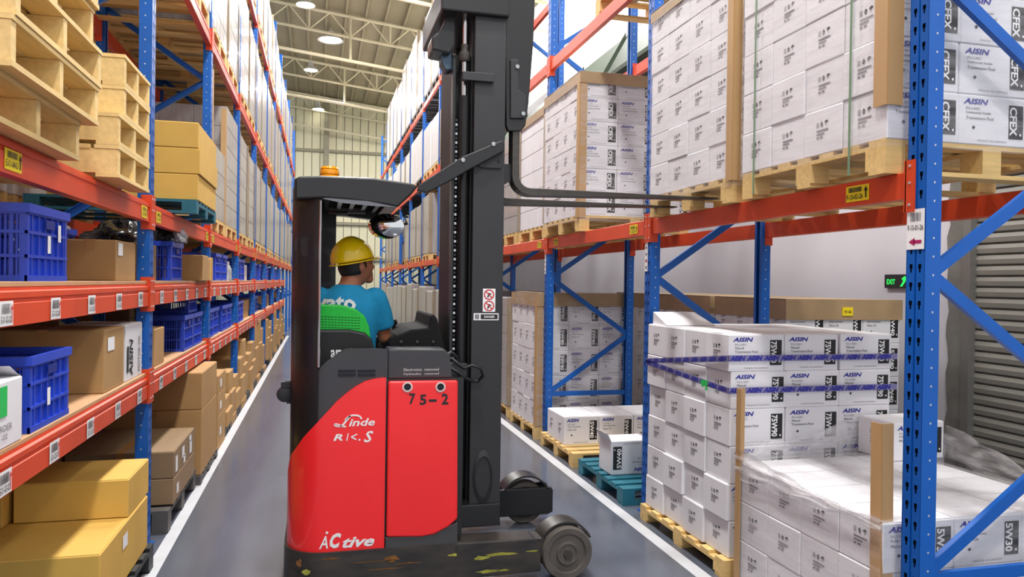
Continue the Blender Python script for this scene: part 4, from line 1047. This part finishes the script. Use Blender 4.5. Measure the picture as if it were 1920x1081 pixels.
gp = [q(u, v, YN) for u, v in ((553, 334), (562, 330), (600, 329), (700, 333), (770, 343), (784, 348), (772, 364), (746, 388), (720, 383), (660, 375), (605, 371), (553, 373))]
og = MB().prism(gp, 'y', YN, YN+.10).build('overhead_guard', TBLACK, TR, bevel=.010)
MB().prism(gp, 'y', 5.07, 5.17).build('guard_beam', TBLACK, TR, bevel=.008)
b = MB(); b.box(-.14, YN+.08, 2.13, -.06, 5.10, 2.235); b.prism([(.40, 2.10), (.505, 2.215), (.46, 2.235), (.36, 2.235), (.36, 2.13)], 'y', YN+.08, 5.1); b.build('guard_crossbar', TBLACK, TR)
b = MB().box(-.10, YN+.05, 2.215, .42, 5.12, 2.238); b.build('guard_roof', TBLACK, TR)
for i in range(5): MB().box(.02+i*.075, YN+.1, 2.15, .045+i*.075, 5.07, 2.20).build('guard_bar', TBLACK, TR)
MB().prism([q(u, v, YN) for u, v in ((604, 372), (612, 371), (690, 377), (744, 388), (700, 386), (640, 380))], 'y', YN-.003, YN+.001).build('guard_sheen', mat('gloss_edge', (120, 120, 124), .15, .8, 0), og)  # paler metal strip imitates the sheen on the beam's lower edge
# interior light bar under the roof
x, z = q(625, 398, 4.9); MB().tube([(x-.03, 4.9, z), (x+.09, 4.9, z)], .014, 8).box(x-.03, 4.89, z, x+.2, 4.93, z+.03).build('cab_lamp', STEEL, TR)
# amber beacon
bx, bz = q(618, 331, 4.40)
bc = MB().lathe([(.055, 0), (.058, .012), (.050, .016)], (bx, 4.40, bz-.03), 'z', 20).build('beacon_base', TBLACK, TR, smooth=40)
MB().lathe([(.052, .014), (.055, .03), (.050, .036), (.055, .042), (.054, .06), (.049, .066), (.052, .072), (.045, .085), (.01, .09)], (bx, 4.40, bz-.03), 'z', 24).build('beacon_lens', AMBER, bc, smooth=30)
# mirror on its arm
mx, mz = q(724, 424, 4.30); D = Vector((-.35, -1, -.12)).normalized()
b = MB(); vs = []; a1 = D.cross(Z_).normalized(); a2 = a1.cross(D).normalized()
def cap(off, bulge):
    def fn(u, v): 
        t = 2*math.pi*u; r = v; return Vector((mx, 4.30, mz))+a1*(.105*r*math.cos(t))+a2*(.072*r*math.sin(t))+D*(off+bulge*(1-r*r))
    return fn
MB().grid(cap(.002, .028), 32, 10).build('mirror', MIRROR, TR, smooth=60, fix=False)
MB().grid(cap(-.004, -.04), 32, 8).build('mirror_shell', TBLACK, TR, smooth=60, fix=False)
p = q(752, 392, 4.3); MB().tube([(mx+.03, 4.32, mz), (mx+.12, 4.31, mz+.02), (.45, 4.30, 2.11)], .010, 8).build('mirror_arm', TBLACK, TR)
# rear bumper knob
x, z = q(537, 741, 4.25); kb = MB().lathe([(.02, -.03), (.04, -.026), (.045, 0), (.04, .026), (.02, .03)], (x-.01, 4.30, z), 'y', 20).build('rear_knob', BLACKP, TR, smooth=40)
MB().box(x-.03, 4.27, z+.04, x+.02, 4.33, z+.07).box(x+.0, 4.28, z-.05, x+.04, 4.32, z+.05).build('knob_bracket', BLACKP, TR)
# mast
for y, nm in ((4.235, 'near'), (4.965, 'far')):
    b = MB(); s = 1 if nm == 'near' else -1
    b.box(.85, y, .30, 1.035, y+s*.022, 3.75); b.box(.85, y+s*.022, .30, .868, y+s*.10, 3.75); b.box(1.017, y+s*.022, .30, 1.035, y+s*.10, 3.75)
    ms = b.build('mast_channel', MASTG if nm == 'near' else TBLACK, TR, bevel=.004)
    MB().box(.872, y+s*.04, .5, 1.01, y+s*.065, 4.0).build('inner_mast', STEEL, TR)
    if nm == 'near': NM = ms
    MB().box(.78, y-.03*s, .29, 1.03, y+.10*s, .42).build('mast_foot', TBLACK, TR, bevel=.006)
MB().box(.745, 4.40, .40, .85, 4.80, 3.05).build('mast_shield', mat('shield_black', (22, 22, 24), .5), TR)
MB().box(.735, 4.30, .35, .75, 4.36, 3.0).build('mast_rail', TBLACK, TR); MB().box(.842, 4.30, .35, .856, 4.36, 3.6).build('mast_rail', TBLACK, TR)
for y in (4.29, 4.92):
    cy = MB().tube([(.80, y, .5), (.80, y, 2.78)], .034, 16).build('lift_cylinder', mat('cyl_black', (30, 30, 32), .3, .3), TR, smooth=40)
    MB().tube([(.80, y, 2.78), (.80, y, 3.25)], .018, 12).build('piston_rod', CHROME, cy, smooth=40)
    MB().lathe([(.03, 0), (.036, .01), (.036, .05), (.024, .06), (.024, .10)], (.80, y, 2.98), 'z', 12).build('rod_nut', STEEL, cy, smooth=40)
b = MB()
for i in range(58):
    z = 1.15+i*.026; b.box(.751, 4.286, z, .763, 4.298, z+.014, i % 2)
b.build('lift_chain', [CHROME, BLACKP], TR)
MB().box(.645, 4.20, 3.235, 1.045, 5.0, 3.40).build('mast_crossbeam', TBLACK, TR, bevel=.012)
MB().box(.775, 4.21, 2.855, .96, 4.25, 2.905).build('cylinder_bracket', MASTG, TR, bevel=.004)
pg = [q(u, v, 4.25) for u, v in ((838, 14), (858, 20), (856, 80), (846, 96), (832, 92), (813, 88), (812, 64), (826, 54), (836, 34))]
MB().prism(pg, 'y', 4.3, 4.5).build('hose_reel_bracket', TBLACK, TR, bevel=.01)
pg = [q(u, v, 4.35) for u, v in ((826, 86), (850, 92), (850, 130), (838, 132), (828, 116))]
MB().prism(pg, 'y', 4.36, 4.46).build('valve_block', mat('valve_steel', (92, 112, 130), .35, .6, .2, 20), TR, bevel=.01)
# oval casting at the mast foot
x, z = q(906, 893, 4.23)
b = MB(); n = 32
for k in range(n):
    a0, a1 = 2*math.pi*k/n, 2*math.pi*(k+1)/n
    f = lambda a, s: (x+.062*s*math.cos(a), z+.155*s*math.sin(a)*(1 if math.sin(a) > 0 else 1))
    p = [f(a0, 1), f(a1, 1), f(a1, .78), f(a0, .78)]
    b.hexa([(p[0][0], 4.235, p[0][1]), (p[1][0], 4.235, p[1][1]), (p[2][0], 4.235, p[2][1]), (p[3][0], 4.235, p[3][1]), (p[0][0], 4.231, p[0][1]), (p[1][0], 4.231, p[1][1]), (p[2][0], 4.222, p[2][1]), (p[3][0], 4.222, p[3][1])])
b.build('oval_casting', MASTG, NM, smooth=40)
# stickers on the mast
p0, p1 = q(905, 584, 4.233), q(929, 541, 4.233); b = MB(); y = 4.2335
b.quad((p0[0], y, p0[1]), (p1[0], y, p0[1]), (p1[0], y, p1[1]), (p0[0], y, p1[1]), 0)
for v in (552, 573):
    c = q(917, v, 4.233); n = 20
    b.add([(c[0]+r*math.cos(2*math.pi*k/n), y-.0006, c[1]+r*math.sin(2*math.pi*k/n)) for r in (.031, .024) for k in range(n)], [(k, (k+1) % n, n+(k+1) % n, n+k) for k in range(n)], 1)
    b.bar((c[0]-.02, y-.0009, c[1]+.02), (c[0]+.02, y-.0009, c[1]-.02), .006, .0004, 1, (0, 1, 0))
    b.bar((c[0]-.008, y-.0007, c[1]-.016), (c[0]+.002, y-.0007, c[1]+.010), .008, .0004, 2, (0, 1, 0)); b.bar((c[0]-.006, y-.0007, c[1]+.002), (c[0]+.014, y-.0007, c[1]+.004), .006, .0004, 2, (0, 1, 0))
b.build('warning_sticker', [PAPER, REDINK, INKK], NM, fix=False)
p0, p1 = q(888, 600, 4.233), q(935, 587, 4.233); b = MB()
b.quad((p0[0], y, p0[1]), (p1[0], y, p0[1]), (p1[0], y, p1[1]), (p0[0], y, p1[1]), 0); w = p1[0]-p0[0]; h = p1[1]-p0[1]
b.quad((p0[0]+.28*w, y-.0006, p0[1]+.15*h), (p1[0]-.04*w, y-.0006, p0[1]+.15*h), (p1[0]-.04*w, y-.0006, p1[1]-.15*h), (p0[0]+.28*w, y-.0006, p1[1]-.15*h), 1)
b.text('DANGER', (p0[0]+.42*w, y-.001, p0[1]+.35*h), X_, Z_, .42*w, .32*h, 0, .02); b.quad((p0[0]+.05*w, y-.0006, p0[1]+.15*h), (p0[0]+.22*w, y-.0006, p0[1]+.15*h), (p0[0]+.22*w, y-.0006, p1[1]-.15*h), (p0[0]+.05*w, y-.0006, p1[1]-.15*h), 2)
b.build('data_plate', [PAPER, INKK, INKG], NM, fix=False)
# brace from guard to mast
bp = [q(u, v, 4.2) for u, v in ((782, 357), (786, 346), (866, 294), (940, 263), (944, 268), (944, 284), (880, 318), (846, 338), (800, 362))]
MB().prism(bp, 'y', 4.19, 4.23).build('mast_brace', TBLACK, TR, bevel=.006)
pp = [q(u, v, 4.22) for u, v in ((897, 286), (943, 284), (942, 312), (938, 316), (902, 314), (897, 309))]
bk = MB().prism(pp, 'y', 4.222, 4.234).build('brace_plate', MASTG, TR, bevel=.003)
for u in (907, 935):
    x, z = q(u, 302, 4.22); MB().lathe([(.001, -.004), (.009, -.004), (.009, 0)], (x, 4.222, z), 'y', 10).build('bolt', DARK, bk)
for u, v in ((868, 300), (925, 270)):
    x, z = q(u, v, 4.19); MB().lathe([(.001, -.010), (.012, -.008), (.014, 0)], (x, 4.19, z), 'y', 10).build('bolt', CHROME, bk)
# hoses
P3 = lambda u, v, y: (q(u, v, y)[0], y, q(u, v, y)[1])
for k, pts in enumerate((((830, 680, 4.2), (848, 672, 4.16), (862, 684, 4.15), (870, 690, 4.16), (885, 684, 4.15), (902, 690, 4.16), (906, 704, 4.17), (896, 714, 4.2), (876, 713, 4.2), (862, 706, 4.22)),
                          ((832, 692, 4.2), (846, 690, 4.16), (858, 697, 4.15), (872, 708, 4.17), (888, 714, 4.19)),
                          ((834, 668, 4.2), (846, 660, 4.2), (856, 668, 4.22), (860, 690, 4.25)))):
    MB().tube([P3(*p) for p in pts], .010, 8).build('hydraulic_hose', BLACKP, TR, smooth=60)
MB().box(.70, 4.17, 1.16, .82, 4.26, 1.24).build('hose_clamp', TBLACK, TR, bevel=.008)
# fork carriage and forks
cg = [q(u, v, 4.26) for u, v in ((946, -60), (1004, -60), (998, 90), (990, 190), (984, 236), (976, 247), (952, 247), (948, 236))]
for y0, y1 in ((4.24, 4.28), (4.97, 5.01)): c_ = MB().prism(cg, 'y', y0, y1).build('carriage_side', TBLACK, TR, bevel=.006)
bp = [q(u, v, 4.23) for u, v in ((957, 112), (972, 112), (972, 168), (986, 180), (984, 222), (957, 222))]
sd = MB().prism(bp, 'y', 4.222, 4.24).build('carriage_plate', MASTG, TR, bevel=.004)
for u, v in ((970, 125), (981, 213)):
    x, z = q(u, v, 4.22); MB().lathe([(.001, -.008), (.013, -.008), (.015, 0)], (x, 4.222, z), 'y', 6).build('bolt', CHROME, sd)
MB().box(1.045, 4.28, 2.62, 1.085, 4.97, 2.74).box(1.045, 4.28, 2.30, 1.085, 4.97, 2.40).build('carriage_bar', TBLACK, TR)
for yc in (4.30, 4.86):
    zf = 2.262; R_ = .10
    prof = [(1.085, 2.80), (1.13, 2.80), (1.128, 2.42)]
    for i in range(1, 7):
        a = R(180+15*i); prof.append((1.128+.07+.07*math.cos(a), zf+.07+.07*math.sin(a)))
    prof += [(2.43, zf-.006), (2.44, zf-.014), (1.20, zf-.045)]
    for i in range(6, -1, -1):
        a = R(180+15*i); prof.append((1.20+.115*math.cos(a), zf+.07+.115*math.sin(a)))
    fk = MB().prism(prof, 'y', yc-.05, yc+.05).build('fork', STEEL, TR, bevel=.004)
# console and seat
cs = [q(u, v, 4.32) for u, v in ((722, 668), (730, 642), (744, 628), (770, 616), (802, 613), (806, 592), (811, 587), (818, 596), (832, 650), (834, 668))]
con = MB().prism(cs, 'y', 4.28, 4.95).build('console', mat('console_black', (24, 24, 26), .8, spec=.2), TR, bevel=.012)
for i in range(3):
    x, z = q(752+i*30, 640, 4.28); MB().lathe([(.001, -.004), (.008, -.004), (.008, 0)], (x, 4.278, z), 'y', 10).build('screw', STEEL, con)
MB().tube([(.46, 4.80, 1.38), (.46, 4.80, 1.43)], .012, 8).lathe([(.001, 0), (.02, .004), (.024, .02), (.015, .036), (.001, .04)], (.46, 4.80, 1.42), 'z', 12).build('control_lever', BLACKP, TR, smooth=40)
gs = [q(u, v, 4.30) for u, v in ((575, 650), (575, 574), (600, 570), (640, 571), (668, 579), (684, 592), (692, 612), (697, 650))]
gb = MB().prism(gs, 'y', 4.285, 4.31).build('seat_mesh_back', GREENM, TR, bevel=.010)
b = MB()
for r in range(5):
    for k in range(13):
        u0 = 596+k*6.2; v0 = 592+r*5.0+k*.25
        if u0 < 676: 
            p0, p1 = q(u0, v0+1.6, 4.284), q(u0+4.6, v0, 4.284); b.quad((p0[0], 4.2845, p0[1]), (p1[0], 4.2845, p0[1]), (p1[0], 4.2845, p1[1]), (p0[0], 4.2845, p1[1]))
b.build('mesh_slot', mat('green_dark', (10, 96, 36), .7, 0, 0), gb, fix=False)
ss = [q(u, v, 4.27) for u, v in ((570, 720), (570, 622), (600, 617), (655, 617), (684, 623), (696, 634), (704, 660), (706, 720))]
sb = MB().prism(ss, 'y', 4.245, 4.29).build('seat_back', mat('seat_black', (24, 24, 26), .55), TR, bevel=.014)
p0, p1 = q(634, 655, 4.244), q(672, 637, 4.244); b = MB(); b.text('arvato', (p0[0]-.04, 4.2435, p0[1]-.045), X_, Z_, p1[0]-p0[0]+.04, .055, 0, .02); b.build('lettering', PAPER, sb, fix=False)
MB().box(.0, 4.30, .95, .36, 4.75, 1.02).build('seat_cushion', mat('seat_black', (24, 24, 26), .55), TR, bevel=.02)
MB().box(-.05, 4.3, .70, .50, 5.05, .74).build('cab_floor', BLACKP, TR)

# ------------------------------------------------------------------ driver
PX, PY, DZ = .155, 4.46, .05
def remesh(mb, name, M, parent, vox, it=3, label=None):
    o = mb.build(name, M, parent)
    r = o.modifiers.new('r', 'REMESH'); r.mode = 'VOXEL'; r.voxel_size = vox; r.use_smooth_shade = True
    s = o.modifiers.new('s', 'SMOOTH'); s.factor = .5; s.iterations = it
    return o
def ell(b, c, r, n=20, m_=14, ax=None, warp=None):
    ax = ax or (X_, Y_, Z_); c = Vector(c); vs = []; 
    for j in range(m_+1):
        t = math.pi*j/m_-math.pi/2
        for i in range(n):
            a = 2*math.pi*i/n; l = Vector((math.cos(t)*math.cos(a), math.cos(t)*math.sin(a), math.sin(t)))
            if warp: l = warp(l)
            vs.append(c+ax[0]*(l.x*r[0])+ax[1]*(l.y*r[1])+ax[2]*(l.z*r[2]))
    fs = [(j*n+i, j*n+(i+1) % n, (j+1)*n+(i+1) % n, (j+1)*n+i) for j in range(m_) for i in range(n)]
    return b.add(vs, fs)
def rings(b, rs, n=24):
    vs = [(PX+dx+rx*math.cos(2*math.pi*i/n), PY+dy+ry*math.sin(2*math.pi*i/n), z+DZ*max(0, min(1, (z-1.1)/.3))) for (z, rx, ry, dx, dy) in rs for i in range(n)]
    k = len(rs)
    fs = [(j*n+i, j*n+(i+1) % n, (j+1)*n+(i+1) % n, (j+1)*n+i) for j in range(k-1) for i in range(n)]+[tuple(range(n)), tuple((k-1)*n+i for i in range(n))]
    return b.add(vs, fs)
PE = thing('person', 'seated truck driver in cyan t-shirt and yellow hard hat, back to the camera', 'person', (PX, PY, .74))
fw = Vector((math.sin(R(62)), math.cos(R(62)), 0)); sd_ = Vector((-fw.y, fw.x, 0)) * -1      # forward and the head's right side
HC = Vector((PX+.050, PY+.018, 1.795)); tiltu = (Z_-fw*.16).normalized(); tf = (fw+Z_*.16).normalized()
b = MB()
rings(b, [(1.00, .15, .11, 0, .02), (1.08, .17, .125, 0, .02), (1.18, .155, .115, 0, .01), (1.30, .150, .11, 0, 0), (1.42, .168, .115, 0, 0), (1.51, .172, .105, 0, 0), (1.565, .145, .088, 0, 0), (1.60, .085, .068, 0, 0), (1.63, .058, .058, .003, .003)])
b.tube([(PX, PY, 1.60), (PX+.016, PY+.006, 1.68), (PX+.036, PY+.012, 1.75)], [.070, .061, .062], 16)
ell(b, (PX+.155, PY, 1.598), (.060, .058, .055)); ell(b, (PX-.155, PY, 1.598), (.060, .058, .055))
def head_warp(l):
    z = l.z; k = 1-.22*max(0, -z-.15)**1.2; return Vector((l.x*k*(1+.05*(z < 0)), l.y*k, z))
ell(b, HC, (.102, .084, .128), 28, 20, (tf, sd_, tiltu), head_warp)
def hp(f, s, u): return HC+tf*(f*1.06)+sd_*(s*1.06)+tiltu*(u*1.05)
b.tube([hp(.086, 0, .020), hp(.100, 0, -.008), hp(.104, 0, -.022), hp(.090, 0, -.034)], [.009, .013, .016, .011], 8)          # nose
ell(b, hp(.066, 0, -.092), (.030, .034, .026))                                                                     # chin
ell(b, hp(.084, 0, -.058), (.016, .026, .010)); ell(b, hp(.081, 0, -.072), (.018, .025, .011))                       # lips
ell(b, hp(.083, 0, .036), (.014, .05, .010))                                                                      # brow
for s in (-1, 1):
    ell(b, hp(-.012, s*.080, -.012), (.020, .010, .032), 12, 10, (tf, sd_, tiltu)); ell(b, hp(.066, s*.042, -.025), (.02, .02, .02))
def arm(sh, el, wr, hd, side):
    b.tube([sh, Vector(sh).lerp(Vector(el), .5), el], [.052, .047, .040], 14); ell(b, el, (.041, .041, .041))
    b.tube([el, Vector(el).lerp(Vector(wr), .35), wr], [.041, .040, .027], 14)
    wr, hd = Vector(wr), Vector(hd); d = (hd-wr).normalized(); n = d.cross(Z_).normalized(); up = n.cross(d).normalized()
    if up.z < 0: up = -up
    pm = wr+d*.055
    b.tube([wr-d*.01, wr+d*.02, pm, wr+d*.085], [.024, .026, .030, .028], 12)
    ax = (d, n, up); ell(b, pm, (.050, .042, .018), 14, 10, ax)
    for i, (o, L) in enumerate(((-.030, .066), (-.010, .076), (.010, .072), (.030, .056))):
        r0 = pm+n*o+d*.03
        b.tube([r0, r0+d*(L*.5)+up*.004, r0+d*(L*.82)-up*.012, r0+d*L-up*.030], [.0098, .0092, .0086, .0075], 8)
    r0 = pm-n*(.034*side)-d*.02
    b.tube([r0, r0-n*(.020*side)+d*.022, r0-n*(.022*side)+d*.048-up*.012], [.012, .0105, .0085], 8)
arm((PX+.165, PY+.0, 1.592), (PX+.222, PY+.07, 1.365), (PX+.235, PY+.31, 1.405), (PX+.25, PY+.42, 1.42), 1)
arm((PX-.165, PY+.0, 1.592), (PX-.215, PY+.09, 1.365), (PX-.10, PY+.32, 1.30), (PX-.06, PY+.42, 1.29), -1)
body = remesh(b, 'body', SKIN, PE, .0065, 4)
# shirt
b = MB()
rings(b, [(1.06, .180, .135, 0, .02), (1.18, .172, .130, 0, .01), (1.30, .168, .125, 0, 0), (1.42, .184, .129, 0, 0), (1.51, .186, .120, 0, 0), (1.565, .160, .102, 0, 0), (1.605, .100, .082, 0, 0), (1.628, .070, .069, .003, .002)])
for s in (-1, 1):
    ell(b, (PX+s*.158, PY, 1.598), (.073, .070, .066)); ex = (PX+s*.220, PY+.055, 1.425)
    b.tube([(PX+s*.162, PY, 1.595), (PX+s*.198, PY+.028, 1.51), ex], [.070, .066, .064], 18)
sh = remesh(b, 't_shirt', SHIRT, PE, .010, 5)
b = MB(); b.text('rvato', (0, 0, 0), X_, Z_, .262, .080, 0, .035); L = []
for x, y, z in b.v:
    X = -.062+x; a = max(-.97, min(.97, (X-PX)/.192)); L.append((X, PY-.131*math.sqrt(1-a*a)-.004, 1.532+z*(1-.12*(a > .1))))
b.v = L; b.build('lettering', PAPER, sh, fix=False)
b = MB()
for s in (-1, 1):
    hip, kn, an = (PX+s*.09, PY+.03, 1.06), (PX+s*.12, PY+.42, 1.09), (PX+s*.12, PY+.46, .80)
    b.tube([hip, Vector(hip).lerp(Vector(kn), .5), kn], [.092, .080, .064], 16); ell(b, kn, (.064, .064, .064)); b.tube([kn, Vector(kn).lerp(Vector(an), .4), an], [.062, .060, .046], 16)
rings(b, [(.99, .165, .13, 0, .02), (1.06, .186, .142, 0, .02), (1.12, .176, .135, 0, .02)])
remesh(b, 'trousers', TROUS, PE, .012, 3)
for s in (-1, 1):
    b = MB(); x = PX+s*.12; ell(b, (x, PY+.45, .79), (.042, .05, .045)); ell(b, (x, PY+.51, .770), (.044, .095, .028)); remesh(b, 'shoe', SHOE, PE, .010, 3)
# hair below the hat
b = MB()
def hair_warp(l):
    l = head_warp(l)
    return l
ell(b, HC-tf*.004, (.104, .0885, .132), 32, 22, (tf, sd_, tiltu), hair_warp)
keep = []
for f in b.f:
    c = sum((Vector(b.v[i]) for i in f), Vector())/len(f)-HC; ff, uu = c.dot(tf), c.dot(tiltu)
    if uu > .045 or (uu > -.052 and ff < -.022) or (uu > -.01 and ff < .02): keep.append(f)
b.f = keep; b.m = [0]*len(keep); hb = b.build('hair', HAIR, PE, smooth=60, fix=False)
so = hb.modifiers.new('s', 'SOLIDIFY'); so.thickness = .006; so.offset = 1
for s in (-1, 1):
    ell_ = MB(); ell(ell_, hp(.083, s*.033, .010), (.009, .011, .008), 10, 8, (tf, sd_, tiltu)); ell_.build('eye', PAPER, PE, smooth=60)
    e2 = MB(); ell(e2, hp(.0905, s*.034, .010), (.003, .006, .006), 10, 6, (tf, sd_, tiltu)); e2.build('pupil', HAIR, PE, smooth=60)
    e3 = MB().tube([hp(.090, s*.014, .030), hp(.090, s*.032, .034), hp(.080, s*.050, .028)], [.003, .004, .002], 6); e3.build('eyebrow', HAIR, PE)
# hard hat
hf = (fw+Z_*.21).normalized(); hu = (Z_-fw*.21).normalized(); H0 = HC+hu*.030-hf*.020; a_, b_, c_ = .132, .108, .136
def hat(u, v):
    t = 2*math.pi*u; r = math.sin(v*math.pi/2); z = math.cos(v*math.pi/2)
    x, y = math.cos(t)*r, math.sin(t)*r; k = 1+.035*max(0, 1-abs(y)/.10)*(z > .25)*min(1, (z-.25)*4)
    return H0+hf*(x*a_)+sd_*(y*b_)+hu*(z*c_*k)
HB = MB().grid(hat, 48, 18); hat_ = HB.build('hard_hat', HATY, PE, smooth=50, fix=False)
hat_.modifiers.new('s', 'SOLIDIFY').thickness = .003
def brim(u, v):
    t = 2*math.pi*u; cx = math.cos(t); ext = .012+.052*max(0, cx)**1.6
    return H0+hf*(cx*(a_+ext*v))+sd_*(math.sin(t)*(b_+.012*v))-hu*(.004+.010*v*(.5+.5*max(0, cx)))
br = MB().grid(brim, 64, 4).build('brim', HATY, hat_, smooth=60, fix=False); br.modifiers.new('s', 'SOLIDIFY').thickness = .004
